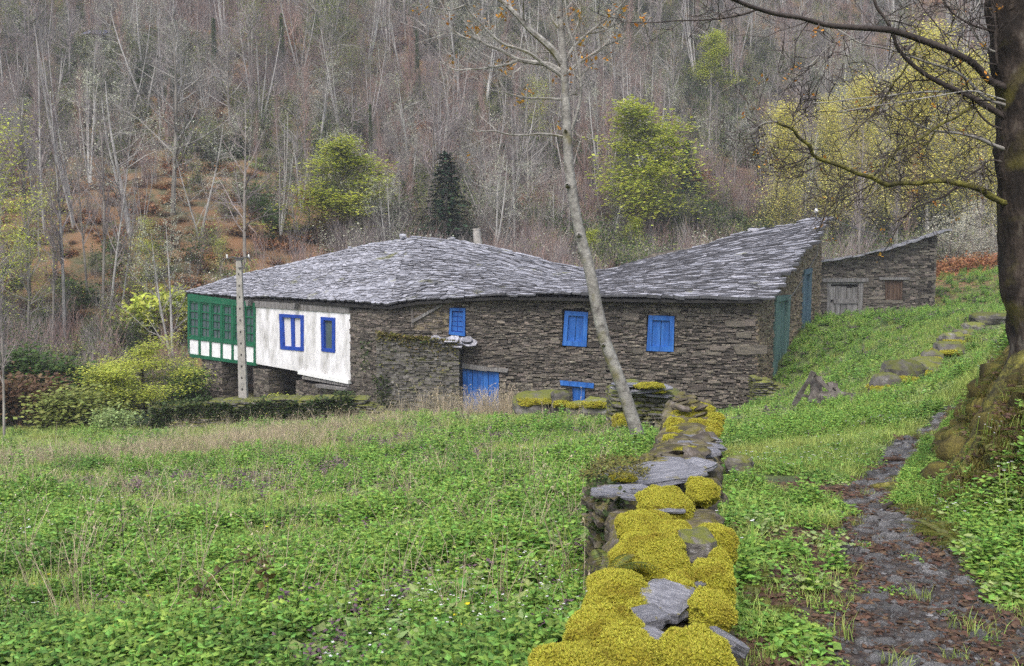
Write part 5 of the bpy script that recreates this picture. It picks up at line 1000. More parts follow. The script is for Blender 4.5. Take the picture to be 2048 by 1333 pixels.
gr = []
for k in range(4): me = mesh_from('grit', rock_arrays(60 + k, 3, .6, .35)[0], [rock_arrays(60 + k, 3, .6, .35)[1]]); me.materials.append(M['lane_stone']); gr.append(('grit', me))
n = 9000; D = 3.3 * (24 / 3.3) ** r.random(n); xc = np.interp(D, PATHP[:, 1], PATHP[:, 0]); X = xc + r.normal(size=n) * np.interp(D, [3, 8, 20], [.5, .35, .4]); kk = path_mask(X, D) > .3; X, D = X[kk], D[kk]; n = len(X)
scatter('lane_grit', lib(gr, 'grit_pieces'), np.stack([X, D, TZ(X, D) + .002], 1), r.random((n, 3)) * 6.28, .008 + .022 * r.random(n) ** 2, r.integers(0, 4, n), 'grit and slate chips bedded in the wet mud of the lane')

mb = MB(); r_b = np.random.default_rng(8); yy = 6.3 + 9 * r_b.random(110); xx = np.interp(yy, [5, 7, 9, 12, 17, 25], [2.75, 2.95, 3.85, 5.3, 8.0, 12.5]) + .1 + 1.1 * r_b.random(110); zz = TZ(xx, yy)
for k in range(110):
    V, T = RKV[k % 12]; s_ = .12 + .22 * r_b.random(); mb.add(V * np.array([s_ * 1.3, s_, s_ * .9]) @ euler_R(r_b.random(3) * (.6, .6, 6)).T + (xx[k], yy[k], zz[k] - .02), T, r_b.random())
M['bank_clod'] = mat('bank_clod', [(.3, (.03, .022, .012)), (.5, (.09, .075, .02)), (.65, (.17, .15, .03)), (.78, (.12, .07, .04))], 7, .95, 1.0, 60, rand=.3)
put(mb.build('bank_clods', M['bank_clod'], smooth=True), kind='stuff', label='mossy lumps of earth and stone on the bank below the dark trunk')
# ------------------------------------------------------------------ ground cover
H = [herb(k, 56, .17, .12, .040, M['herb']) for k in range(3)] + [herb(10 + k, 48, .17, .14, .042, M['herb_pale']) for k in range(2)] + [herb(20, 50, .15, .10, .036, M['herb_dark'])]
H += [nettle(30 + k, .24, [M['herb']]) for k in range(3)] + [nettle(40, .16, [M['herb_dark'], M['purple_leaf']], True), nettle(41, .18, [M['herb'], M['purple_leaf']], True)]
def grass_m(seed, n, r, h, w, m, lean=.6): mb = MB(); blades(mb, n, r, h, w, np.random.default_rng(seed), lean=lean); return mb.mesh('grass', m)
H += [grass_m(50 + k, 40, .13, .16, .007, M['grass'], .8) for k in range(3)]
H += [stalks(60 + k, 7, .22, .75, .006, M['straw']) for k in range(3)] + [fern_mesh(70, M['fern']), fern_mesh(71, M['fern'])] + [litter(80 + k, 26, .16, .05, M['dead_leaf']) for k in range(2)]
H += [flower(90, 5, .15, .12, .014, [M['yellow_flower'], M['herb']]), flower(91, 9, .15, .13, .008, [M['white_flower'], M['herb']])]
H += [herb(95, 22, .2, .16, .085, M['herb']), herb(96, 20, .2, .14, .08, M['herb_pale'])]
H += [grass_m(97, 26, .10, .06, .007, M['grass'], .5), stalks(98, 26, .35, .55, .008, M['straw'], False)]
leafm('bank_moss', (.07, .06, .018), (.20, .17, .035), hr=.03); H += [grass_m(120 + k, 80, .13, .045, .010, M['bank_moss'], 1.2) for k in range(2)]
names = ['herb'] * 6 + ['nettle'] * 5 + ['grass'] * 3 + ['stalk'] * 3 + ['fern'] * 2 + ['litter'] * 2 + ['flower'] * 2 + ['bigleaf'] * 2 + ['turf', 'stalk', 'moss_tuft', 'moss_tuft']
ck = lib([('%02d_%s' % (i, n), me) for i, (n, me) in enumerate(zip(names, H))], 'ground_cover_plants')
HERB, PALE, DARK, NET, PUR, GR, ST, FE, LI, YF, WF, BL, TURF, BUN, BM = [0, 1, 2], [3, 4], [5], [6, 7, 8], [9, 10], [11, 12, 13], [14, 15, 16], [17, 18], [19, 20], [21], [22], [23, 24], [25], [26], [27, 28]
r = np.random.default_rng(101)
def sample(n, d0, d1, k=1.0, xl=-.72, xr=.72):
    """positions over the ground, thicker near the camera where single leaves can be seen"""
    D = (d0 ** (1 - k) + r.random(n) * (d1 ** (1 - k) - d0 ** (1 - k))) ** (1 / (1 - k)) if k != 1 else d0 * (d1 / d0) ** r.random(n); X = (xl + (xr - xl) * r.random(n)) * D; X += np.where(r.random(n) < .1, r.normal(size=n) * 1.0, 0); return X, D
PX, PY, PI_, PS = [], [], [], []
def add(X, Y, ids, s, keep=None, sv=.35):
    if keep is None: keep = np.ones(len(X), bool)
    X, Y = X[keep], Y[keep]; PX.append(X); PY.append(Y); PI_.append(r.choice(ids, len(X))); PS.append((s if np.isscalar(s) else s[keep]) * (1 - sv + 2 * sv * r.random(len(X))))
def N2(X, Y, f, sd): return fbm(np.stack([X, Y, X * 0], 1) * f, sd, 3)
def in_house(X, Y):
    P = np.stack([X, Y], 1)
    def inside(fr, dep, pad=.1):
        q = P - fr.a; u = q @ fr.d; o = q @ fr.n; return (u > -pad) & (u < fr.L + pad) & (o < pad) & (o > -dep)
    return inside(fF, 6) | inside(fL, 7.5) | inside(fG, 6) | inside(fS, 5.2)
def on_bank(X, Y): xf = np.interp(Y, [5, 7, 9, 12, 17, 25], [2.75, 2.95, 3.85, 5.3, 8.0, 12.5]); return (X > xf + .15) & (Y > 5.7) & (Y < 18) & (r.random(len(X)) < .93)
def at_wall(X, Y): return (np.abs(X - wall_x(Y)) < .27) & (Y < 14.6)
def dry(X, Y): return blob(X, Y, 280, 925, 21, 5.2, 2.6) + blob(X, Y, 560, 870, 25, 2.6, 2.2) + blob(X, Y, 850, 822, 29, 2.8, 1.2) * 1.0 + blob(X, Y, 60, 1010, 13.5, 2.2, 1.2) * .5
def purple(X, Y): return blob(X, Y, 760, 950, 15.5, 2.2, 1.8) + .8 * blob(X, Y, 900, 880, 20, 3.0, 1.6) + .6 * blob(X, Y, 1150, 870, 19, 1.4, 2)
# the wall's shaded left flank: ivy and weeds
n = 500; Y = 5.2 + 2.6 * r.random(n); add(wall_x(Y) - .30 - .30 * r.random(n), Y, DARK + BM, .75)
# main herb layer, left field
n = 33000; X, Y = sample(n, 3.9, 34, 1.35); left = (X < wall_x(Y)) | (Y > 15); ok = ~at_wall(X, Y) & (mud_mask(X, Y) < .35 + .3 * r.random(n)); nn = N2(X, Y, .5, 3); n2 = N2(X, Y, .9, 8); dr_ = dry(X, Y); pp = purple(X, Y); big = np.interp(Y, [5, 14, 34], [.95, 1.1, 1.4]) * (1 + .6 * N2(X, Y, .8, 33))
bl = left & ok & (r.random(n) > dr_ * .7)
add(X, Y, HERB, big, bl & (nn > -.15) & (n2 < .15), .55); add(X, Y, BL, big * .9, bl & (r.random(n) < .05) & (nn > .05) & (Y < 12), .5); add(X, Y, NET, big * .95, bl & (nn <= .05) & (n2 < .3) & (Y < 22)); add(X, Y, PALE, big * .9, bl & (n2 >= .02)); add(X, Y, DARK, big, bl & (nn < -.22)); add(X, Y, HERB + NET + PALE, big * .95, bl & (r.random(n) < .35)); add(X, Y, PUR, big * .9, left & ok & (r.random(n) < np.clip(pp, 0, 1) * .95 + .08))
n = 54000; X, Y = sample(n, 4.2, 36, 1.05); left = (X < wall_x(Y)) | (Y > 15); ok = ~at_wall(X, Y); add(X, Y, GR, np.interp(Y, [5, 36], [.8, 1.35]), left & ok & (N2(X, Y, .35, 12) + sstep(11, 24, Y) * .45 > -.05))
# dry stalks: patches and strays
n = 15000; X, Y = sample(n, 11, 30.5, .7); add(X, Y, BUN + BUN + ST, .6, (r.random(n) < np.clip(dry(X, Y) * 1.25 - .12, 0, 1) * .95 + .015) & (X < wall_x(Y) - 1), .3)
n = 1500; X, Y = sample(n, 5.8, 30, .6); add(X, Y, ST, .62, ((X < wall_x(Y) - .3)) & (r.random(n) < .55 + .4 * blob(X, Y, 1000, 950, 13, 3, 5)))
n = 70; X = A(900, 815, 33)[0] + r.normal(size=n) * 1.6; Y = 33.5 + r.random(n) * 2.8; add(X, Y, ST, 1.3, None, .3)
n = 150; X = A(1000, 815, 30)[0] + r.normal(size=n) * .6; Y = 29 + r.random(n) * 2; add(X, Y, ST, 1.1, None, .3)
n = 90; X = A(560, 840, 31.5)[0] + r.normal(size=n) * 2.4; Y = 29.0 + r.random(n) * 1.8; add(X, Y, ST, .75, None, .3)
# broad leaves at the very front, ferns by the wall
n = 420; X, Y = sample(n, 4.6, 7.5, 1.2, -.35, .03); add(X, Y, BL, 1.0, (X < wall_x(Y) - .35) & (r.random(n) < .25 + .7 * blob(X, Y, 880, 1290, 5.8, .8, .8)))
for (px, py, D, s) in [(1165,960,7.0,.9),(1140,985,6.8,.8),(1210,945,7.6,.7),(1115,1010,7,.7),(1215,1190,3.85,.5),(1110,1310,3.6,.5),(1160,1060,5.6,.7),(1190,1030,6,.6)]:
    c = A(px, py, D); PX.append(np.array([c[0]])); PY.append(np.array([c[1]])); PI_.append(np.array([FE[0]])); PS.append(np.array([s * 1.0]))
n = 90; X, Y = sample(n, 4, 9, 1.1); xs_ = wall_x(Y); add(xs_ - .36 - .12 * r.random(n), Y, FE, .55); n = 60; X, Y = sample(n, 4, 9, 1.1); add(wall_x(Y) + .36 + .1 * r.random(n), Y, FE, .4)
# right side: lane verge, green by the house, upper yard
n = 21000; X, Y = sample(n, 3.0, 50, 1.3, -.1, .85); right = (X > wall_x(Y)) | (Y > 15); ok = right & ~at_wall(X, Y) & ~in_house(X, Y); mm = mud_mask(X, Y); lawn = blob(X, Y, 1560, 860, 20, 3.5, 7) + blob(X, Y, 1640, 900, 12.5, 1.6, 2.5); ok &= ~on_bank(X, Y)
nn = N2(X, Y, .8, 14); ok2 = ok & (mm < .25 + .25 * r.random(n)); sz = np.interp(Y, [3.5, 14, 45], [.62, 1.0, 1.5])
add(X, Y, HERB, sz, ok2 & (nn > -.1) & (r.random(n) > lawn * .85)); add(X, Y, DARK + NET, sz * .85, ok2 & (nn <= -.1) & (r.random(n) > lawn)); add(X, Y, PALE, sz * .7, ok2 & (r.random(n) < .15)); add(X, Y, PUR, sz * .8, ok2 & (Y > 20) & (r.random(n) < .12))
n = 28000; X, Y = sample(n, 3.0, 40, 1.25, -.05, .85); ok = ((X > wall_x(Y)) | (Y > 15)) & ~at_wall(X, Y) & ~in_house(X, Y) & (mud_mask(X, Y) < .3 + .3 * r.random(n)) & ~on_bank(X, Y); lawn = blob(X, Y, 1560, 860, 20, 3.5, 7) + blob(X, Y, 1640, 900, 12.5, 1.8, 3)
add(X, Y, TURF + GR, np.interp(Y, [3.5, 14, 40], [.55, .8, 1.2]), ok & (r.random(n) < .25 + lawn))
n = 3600; X, Y = sample(n, 3.2, 14, 1.3, 0, .62); add(X, Y, LI, np.interp(Y, [3, 14], [.6, 1.1]), (X > wall_x(Y) + .3) & (mud_mask(X, Y) > .12) & ((path_mask(X, Y) < .75) | (r.random(n) < .3))); n = 1300; X, Y = sample(n, 3.3, 10, 1.2, .1, .62); add(X, Y, HERB + GR + TURF, .42, (X > wall_x(Y) + .35) & (r.random(n) < .5 - .38 * path_mask(X, Y))); n = 500; X, Y = sample(n, 5, 12, 1.3, -.6, 0); add(X, Y, LI, .9, mud_mask(X, Y) > .3)
n = 500; X, Y = sample(n, 5, 25, 1.3); add(X, Y, YF, 1.3, (r.random(n) < .25) & (X < wall_x(Y) - .3)); n = 1500; X, Y = sample(n, 5, 32, 1.2); add(X, Y, WF, 1.2, (N2(X, Y, .6, 19) > .1) & (mud_mask(X, Y) < .3) & ~at_wall(X, Y))
# the bank under the dark tree
n = 15000; Y = 5.6 + 12 * r.random(n) ** 1.3; xf = np.interp(Y, [5, 7, 9, 12, 17, 25], [2.75, 2.95, 3.85, 5.3, 8.0, 12.5]); X = xf - .2 + 4.4 * r.random(n) ** 1.3; nb_ = N2(X, Y, 1.4, 27); hi_ = sstep(.1, .6, X - xf); add(X, Y, HERB + NET, .5, (nb_ > .1) & (r.random(n) > hi_ * .55)); add(X, Y, FE, .5, (nb_ < .1) & (r.random(n) < .12)); add(X, Y, GR, .6, (nb_ > -.1) & (r.random(n) < .13)); add(X, Y, DARK, .5, (nb_ < .2) & (r.random(n) < .12)); add(X, Y, BM, .8, r.random(n) < .35 * hi_); add(X, Y, LI, .8, r.random(n) < .25); add(X, Y, BM, .75, r.random(n) < .2 + .35 * hi_)
n = 1500; X, Y = sample(n, 3.6, 6.5, 1.1, .40, .62); add(X, Y, HERB + PALE + NET, .8, (path_mask(X, Y) < .2) & (Y > 4.6))
n = 9000; Y = 22 + 32 * r.random(n); X = 5.5 + 24 * r.random(n); mm = mud_mask(X, Y); o_ = mm < .3; u = r.random(n); add(X, Y, HERB + NET, 1.3, o_ & (u < .5)); add(X, Y, GR, 1.2, o_ & (u > .5) & (u < .7)); add(X, Y, DARK, 1.3, o_ & (u > .7) & (u < .82)); add(X, Y, PUR, 1.2, o_ & (u > .82) & (u < .9)); add(X, Y, ST, .5, o_ & (u > .97))
PX, PY, PI_, PS = map(np.concatenate, (PX, PY, PI_, PS)); k = ~in_house(PX, PY)
k &= ~(at_wall(PX, PY) & (PI_ != FE[0]) & (PI_ != FE[1]))
for cx_, cy_, cr_ in CLEAR: k &= (PX - cx_) ** 2 + (PY - cy_) ** 2 > cr_ ** 2
PX, PY, PI_, PS = PX[k], PY[k], PI_[k], PS[k]; PZ = TZ(PX, PY) - .01
onw = (np.abs(PX - wall_x(PY)) < .25) & (PY < 9); PZ = np.where(onw, wt(PY) - .03, PZ)
nP = len(PX); rot = np.stack([(r.random(nP) - .5) * .3, (r.random(nP) - .5) * .3, r.random(nP) * 6.28], 1)
fl = PX < np.where(PY < 15, wall_x(PY), 3.6 + (PY - 15) * .2)
for nm, mk, lb in (('meadow_plants', fl, 'lush green weeds, grass and dry stalks of the sloping meadow'), ('verge_plants', ~fl, 'low green weeds and grass of the yard, lane verge and bank')): scatter(nm, ck, np.stack([PX, PY, PZ], 1)[mk], rot[mk], PS[mk], PI_[mk], lb)
print('ground cover', nP)
# a few tall single dry stems that stand out, and a bramble arch
def stem(pl, D, rr_, label, m):
    mb = MB(); P = smooth([A(a, b, D) for a, b in pl], 3); mb.tube(P, np.linspace(rr_, rr_ * .5, len(P)), 5)
    rg = np.random.default_rng(int(pl[0][0])); leaves(mb, P[rg.integers(0, len(P), 14)], .025, rg, tilt=1.6, wr=.3, simple=True); put(mb.build('tall_weed', M[m]), label=label, cat='plant stem', kind='thing')
stem([(253,1220),(248,1130),(245,1060),(238,980)], 7.6, .004, 'tall black dry stem, the taller of two in the left meadow', 'twig_dark'); stem([(197,1160),(193,1110),(190,1036)], 8.2, .004, 'shorter black dry stem in the left meadow', 'twig_dark'); stem([(110,900),(112,868),(114,845)], 27, .012, 'single straw-yellow stem at the far left meadow edge', 'straw')
br_ = empty('bramble', A(330, 1310, 5.9), 'arching bramble shoot with dark reddish leaves in the near meadow', 'bramble'); mb = MB(); P = smooth([A(a, b, D) for a, b, D in [(310,1333,5.7),(340,1270,6.0),(380,1210,6.3),(420,1160,6.4),(460,1126,6.4),(500,1122,6.3),(530,1140,6.2),(535,1185,6.1),(515,1240,6.0)]], 4); mb.tube(P, np.linspace(.006, .003, len(P)), 6); mb.build('stem', M['twig_dark'], br_)
mb = MB(); rg = np.random.default_rng(3); ix = rg.integers(6, len(P), 60); leaves(mb, P[ix] + rg.normal(size=(60, 3)) * .03, .055, rg, tilt=1.4, wr=.42); leafm('bramble_leaf', (.05, .045, .012), (.14, .10, .03)); mb.build('leaves', M['bramble_leaf'], br_)
# ------------------------------------------------------------------ the wooded hillside
def rdir(rng, d, a):
    v = rng.normal(size=3); v -= v @ d * d; v /= np.linalg.norm(v); o = d * math.cos(a) + v * math.sin(a); return o / np.linalg.norm(o)
def tree_mesh(seed, kind, mt, mb_, leaf=None, H=10.0):
    r = np.random.default_rng(seed); T = MB(); B = MB(); tips = []; segs = []
    P_ = dict(slender=(.011, .30, 36, .22, .6, .45), spread=(.015, .20, 28, .40, .95, .2), lichen=(.016, .15, 24, .42, .95, .2), multi=(.012, .12, 16, .34, .75, .4), fast=(.012, .10, 42, .24, .35, .7), dense=(.015, .15, 30, .32, 1.0, .1), round=(.02, .12, 28, .42, 1.1, .08))[kind]
    r0, t0, nb, bl, ang, up = P_; stems = []; nst = {'multi': 4, 'lichen': 2, 'spread': 1, 'round': 3}.get(kind, 1)
    for s in range(nst):
        a = r.random() * 6.28; ln = (.04 if nst == 1 else .22) * (.4 + r.random()); d = np.array([math.cos(a) * ln, math.sin(a) * ln, 1.0]); h = H * (1 if s == 0 else .75 + .2 * r.random()); t = np.linspace(0, 1, 9)
        P = np.outer(t * h, d) + np.stack([np.sin(t * 4 + a) * .02 * H * t, np.cos(t * 3 + a * 2) * .02 * H * t, -.04 * H * (t < .01)], 1); R = r0 * H * (.8 if s else 1) * (1 - t * .85); T.tube(P, R * .85, 6, tint=r.random()); stems.append((P, R))
    def rec(P, R, n, L_, a, lev, tmin):
        for q in range(n):
            t = (tmin + (1 - tmin) * (q + r.random()) / n) * (len(P) - 1); i = min(int(t), len(P) - 2); p = P[i] + (P[i + 1] - P[i]) * (t - i); d = P[i + 1] - P[i]; d = d / np.linalg.norm(d); v = rdir(r, d, a * (.7 + .6 * r.random())); tt = t / (len(P) - 1)
            l = L_ * (1.15 - .75 * tt if lev == 1 else 1) * (.6 + .6 * r.random()); PP = [p]
            for s in range(3): v = v + r.normal(size=3) * .16 + np.array([0, 0, up * .35]); v /= np.linalg.norm(v); PP.append(PP[-1] + v * l / 3)
            rb = min(np.interp(t, np.arange(len(P)), R) * .5, {1: .045, 2: .018, 3: .010}[lev]); RR = np.array([rb, rb * .8, rb * .55, rb * .3]); B.tube(PP, RR, 3, tint=r.random()); PP = np.array(PP)
            if lev < 3: rec(PP, RR, {1: 7, 2: 4}[lev], l * .5, .85, lev + 1, .15)
            if lev >= 2: tips.extend(PP[1:])
    for P, R in stems: rec(P, R, max(5, nb // nst), H * bl, ang, 1, t0)
    tips_ = np.array(tips); bmats = [mb_]
    if kind == 'lichen':
        pk = tips_[r.random(len(tips_)) < .8]; leaves(B, np.repeat(pk, 2, 0) + r.normal(size=(len(pk) * 2, 3)) * .07, .11, r, mi=1, tilt=1.8, wr=.22, simple=True); bmats.append(M['lichen'])
    if leaf:
        n = leaf[1]; pk = tips_[r.integers(0, len(tips_), n)] + r.normal(size=(n, 3)) * np.array([.28, .28, .14]) * leaf[3]; leaves(B, pk, leaf[2], r, mi=1, tilt=1.0, wr=.42, simple=True); bmats.append(M[leaf[0]])
    return T.mesh('trunk', mt), B.mesh('crown', bmats)
def fir_mesh(seed, H=10.0, wd=.24, m='leaf_fir'):
    r = np.random.default_rng(seed); T = MB(); T.tube([(0, 0, -.3), (0, 0, H * .5), (0, 0, H)], [.14, .09, .02], 6); B = MB(); C = []; Dr = []; S = []
    z = .06 * H
    while z < H * .99:
        n = 9; rad = wd * H * (1 - z / H) ** .85 + .1
        for k in range(n):
            a = k * 2 * PI / n + r.random(); L_ = rad * (.65 + .5 * r.random()); d = np.array([math.cos(a), math.sin(a), -.12]); P = [(0, 0, z), tuple(d * L_ * .6 + (0, 0, z)), tuple(d * L_ + (0, 0, z + .08 * L_))]; B.tube(P, [.02, .012, .005], 3, mi=1)
            m_ = int(5 + L_ * 9)
            for q in range(m_): t = (.15 + .85 * r.random()); c = d * L_ * t + np.array([0, 0, z]); C.append(c + r.normal(size=3) * .05); v = d + r.normal(size=3) * .5; v[2] -= .25; Dr.append(v); S.append(.34 * (.6 + .6 * r.random()))
        z += .035 * H * (.8 + .4 * r.random())
    leaves(B, np.array(C), np.array(S), r, dirs=np.array(Dr), wr=.28, simple=True); return T.mesh('trunk', M['hill_bark']), B.mesh('crown', [M[m], M['hill_twig']])
def bush_mesh(seed, n, leaf, size, flat=.7, R=1.0):
    r = np.random.default_rng(seed); T = MB(); B = MB(); cs = []
    for k in range(14):
        a = r.random() * 6.28; q = R * .75 * r.random() ** .5; z = R * flat * (.35 + .75 * r.random() * (1 - (q / R) ** 2)); cs.append((q * math.cos(a), q * math.sin(a), z)); T.tube([(q * .1 * math.cos(a), q * .1 * math.sin(a), -.2), (q * .6 * math.cos(a), q * .6 * math.sin(a), z * .5), cs[-1]], [.03, .018, .006], 3)
    cs = np.array(cs); pk = cs[r.integers(0, 14, n)] + r.normal(size=(n, 3)) * np.array([.24, .24, .15]) * R; leaves(B, pk, size, r, tilt=1.1, wr=.42, simple=True); return T.mesh('stem', M['twig_dark']), B.mesh('foliage', M[leaf])
leafm('leaf_mid', (.16, .20, .04), (.32, .36, .10)); hb, ht, rt = M['hill_bark'], M['hill_twig'], M['red_twig']
M['pale_bark'] = mat('pale_bark', [(.3, (.20, .19, .18)), (.6, (.42, .41, .39))], .8, .9, rand=.2)
M['grey_twig'] = mat('grey_twig', [(.3, (.15, .14, .13)), (.6, (.30, .285, .265))], .8, .9, rand=.3)
TM = {'slender': [tree_mesh(200 + k, 'slender', M['pale_bark'] if k % 2 else hb, ht) for k in range(4)], 'spread': [tree_mesh(210 + k, 'spread', hb, M['grey_twig'] if k % 2 else ht) for k in range(4)], 'lichen': [tree_mesh(220 + k, 'lichen', M['pale_bark'], M['grey_twig']) for k in range(3)],
 'multi': [tree_mesh(230 + k, 'multi', M['pale_bark'], rt if k % 2 else ht) for k in range(3)], 'lime': [tree_mesh(240 + k, 'dense', hb, ht, ('leaf_lime', 12000, .20, 1.5)) for k in range(3)], 'limebush': [tree_mesh(250, 'round', M['twig_dark'], ht, ('leaf_lime', 24000, .15, 1.7))],
 'gold': [tree_mesh(260 + k, 'fast', M['pale_bark'], M['grey_twig'], ('leaf_gold', 14000, .11, 1.9)) for k in range(3)], 'blossom': [tree_mesh(270, 'round', hb, M['grey_twig'], ('blossom', 8000, .13, 1.4))],
 'pale': [tree_mesh(280 + k, 'spread', hb, M['grey_twig'], ('leaf_mid', 2600, .13, 1.5)) for k in range(2)], 'ivy': [tree_mesh(290 + k, 'slender', hb, ht, ('leaf_dark', 2600, .22, 1.0)) for k in range(2)], 'fir': [fir_mesh(300), fir_mesh(301, wd=.3)],
 'fresh': [tree_mesh(285 + k, 'spread', hb, M['grey_twig'], ('leaf_lime', 3600, .14, 1.7)) for k in range(2)], 'redtop': [tree_mesh(310 + k, 'fast', hb, rt) for k in range(2)]}
# ivy climbs the trunk rather than the twigs
def ivy_tree(seed):
    t, c = tree_mesh(seed, 'slender', hb, ht); r = np.random.default_rng(seed); mb = MB(); n = 3200; z = 10 * (.05 + .8 * r.random(n)); a = r.random(n) * 6.28; q = (.25 + .55 * r.random(n)) * (1 - z / 14); leaves(mb, np.stack([q * np.cos(a), q * np.sin(a), z], 1), .2, r, tilt=1.6, wr=.42, simple=True); return t, c, mb.mesh('ivy', M['leaf_green'])
TM['ivy'] = [ivy_tree(290), ivy_tree(291)]
KN = dict(slender='bare_tree', spread='bare_tree', lichen='lichen_tree', multi='bare_tree', lime='leafing_tree', limebush='leafing_tree', gold='poplar_tree', blossom='blossom_tree', pale='leafing_tree', fresh='leafing_tree', ivy='ivy_clad_tree', fir='fir_tree', redtop='bare_tree')
trng = np.random.default_rng(500)
def plant(kind, px, base, top, wd, label, group=None, v=None, lean=0.0, P=None, h=None, d0=46.0, D=None):
    if P is None:
        P = hit(px, base, d0) if D is None else A(px, base, D)
        if D is not None: P[2] = min(P[2], tz(P[0], P[1]))
        h = (base - top) / F * P[1] + max(0, 0 if D is None else (A(px, base, D)[2] - P[2]))
    e = empty(KN[kind], P - np.array([0, 0, .15]), label, 'tree', group); s = h / 10.0; e.scale = (s * wd, s * wd, s); e.rotation_euler = (0, lean, trng.random() * (.6 if lean else 6.28)); vs = TM[kind][(v if v is not None else int(trng.integers(99))) % len(TM[kind])]
    for me, nm in zip(vs, ('trunk', 'crown', 'ivy')): o = bpy.data.objects.new(nm, me); put(o, parent=e)
    return e
SPEC = [
 ('lichen',262,478,165,1.2,'large pale lichen-hung bare tree with twin trunks on the open brown slope at left'),('lichen',345,735,440,.85,'pale lichened bare tree rising directly left of the green gallery'),('lichen',400,480,250,.9,'crooked lichen-covered tree right of the twin-trunked pale tree'),
 ('spread',345,430,20,1.0,'tallest straight grey-trunked tree with high spreading boughs above the bare slope'),('slender',105,700,330,.8,'thin pale trunk far left, leaning a little, rooted in dark scrub'),('slender',130,690,190,.8,'tall slim whitish trunk in the left stand of birches'),('slender',175,600,260,.8,'slim pale trunk behind the left birch stand on orange ground'),
 ('slender',218,655,250,.8,'pair-like leaning white trunk left of the pale green shrubs'),('slender',205,640,200,.8,'straight white trunk crossing the leaning one left of the green shrubs'),('slender',240,640,330,.7,'short leaning pale trunk just above the lime green bush'),('slender',60,600,160,.9,'tall pale bare tree near the left picture edge on the slope'),
 ('slender',90,470,80,.9,'tall grey stem standing high on the slope above the left birches'),('multi',150,460,60,.8,'clump of steep reddish grey stems high at left'),('multi',285,470,290,.7,'small pale stems sprouting beside the twin-trunked lichen tree'),
 ('spread',490,540,200,.9,'dark-stemmed bare tree beside the diagonal ivy hedge'),('multi',560,480,230,.9,'many-stemmed grey tree left of the lime green tree'),('lichen',590,470,320,.8,'low lichen-grey tree touching the lime green tree on its left'),
 ('lime',690,500,300,1.7,'bright lime green tree behind the left half of the slate roof'),('fir',893,520,305,1.7,'dark green fir standing behind the chimney'),('lime',1300,500,230,1.35,'tall yellow-green tree behind the roof valley'),('lime',1270,520,440,1.1,'small faint yellow-green tree below the tall yellow-green one'),('lime',1185,540,462,1.0,'little lime tree poking over the roof beside the leaning trunk'),
 ('lime',1410,520,478,1.0,'tiny yellow-green tree top just above the right slate roof'),('fir',1372,420,280,1.5,'blackish green conifer right of the tall yellow-green tree'),('lichen',1010,500,330,1.5,'broad silver-grey lichen tree behind the chimney and the fir'),('lichen',1110,500,370,1.1,'lower pale lichen tree directly left of the leaning trunk'),('lichen',1220,500,385,1.1,'silver-grey low tree behind the leaning trunk on its right'),
 ('spread',890,340,130,.9,'wide-branching pale grey tree above the dark fir'),('ivy',835,200,40,.55,'dark ivy column high on the hill above the fir'),('ivy',742,330,190,.5,'green ivy-wrapped trunk above the lime green tree'),('ivy',565,160,10,.6,'dark ivy-clad tree at the upper edge left of centre'),('ivy',430,170,20,.7,'dark ivy-clad tree at the upper edge above the bare slope'),
 ('fresh',1080,330,170,.8,'thinly leafing tree just left of the leaning trunk high on the hill'),('lime',1430,210,75,1.0,'hazy yellow-green tree far up the hill on the right of centre'),('lichen',1500,300,200,.9,'lichen-grey tree above the golden poplars on their left'),('slender',1418,330,150,.7,'white-stemmed birch left of the golden poplars'),('slender',1432,330,165,.7,'second white birch stem close by the first left of the golden poplars'),('spread',1468,375,185,.7,'stout pale-trunked tree left of the golden poplars'),
 ('gold',1560,520,240,1.1,'leftmost golden-leaved poplar behind the ridge of the slate roof'),('gold',1650,520,225,.8,'golden poplar behind the gable peak'),('gold',1720,520,190,.9,'golden poplar with thick pale trunk between house gable and shed'),('gold',1790,520,180,.9,'golden poplar rising behind the middle of the shed roof'),('gold',1855,520,95,1.0,'tallest golden poplar behind the shed'),('gold',1925,520,150,.9,'golden poplar behind the white blossoming tree'),('gold',1985,520,200,.8,'golden poplar partly hidden by the dark mossy trunk'),
 ('fresh',300,640,490,1.2,'pale green leafing shrub-tree left of the gallery, lower down'),('fresh',295,560,440,1.0,'pale green leafing tree on the slope above the lower shrub-tree'),('fresh',440,560,480,.9,'sparse green sapling behind the left end of the slate roof')]
SPX = []
for k, sp_ in enumerate(SPEC): e_ = plant(*sp_, v=k, lean=(.12 if k in (7, 9) else 0), d0=60 if sp_[2] < 545 and sp_[1] > 380 else 46); (SPX.append((sp_[1], e_.location[1], 1.3 if sp_[0] in ('lime','gold','fir') else .5)))
plant('limebush', 290, 835, 690, 2.1, 'lime green spreading tree left of the undercroft pillars', D=39.5); plant('blossom', 1890, 560, 405, 1.35, 'white blossoming tree behind the shed', D=62); plant('blossom', 1965, 560, 430, 1.1, 'second white blossoming tree partly behind the dark trunk', D=64)
plant('fresh', -5, 480, 255, .9, 'lime green tree cut by the left picture edge', D=60); plant('fresh', 50, 560, 400, .9, 'low yellow-green tree near the left picture edge', D=57); plant('slender', 8, 905, 425, .7, 'near pale bare sapling at the left edge of the meadow', D=33)
plant('slender', 1722, 500, 250, .9, 'thick silvery poplar trunk seen above the shed roof', D=66); plant('slender', 1790, 500, 300, .7, 'thin silvery trunk above the lower part of the shed roof', D=68); plant('slender', 1965, 540, 300, .9, 'silvery trunk just left of the dark mossy trunk', D=66)
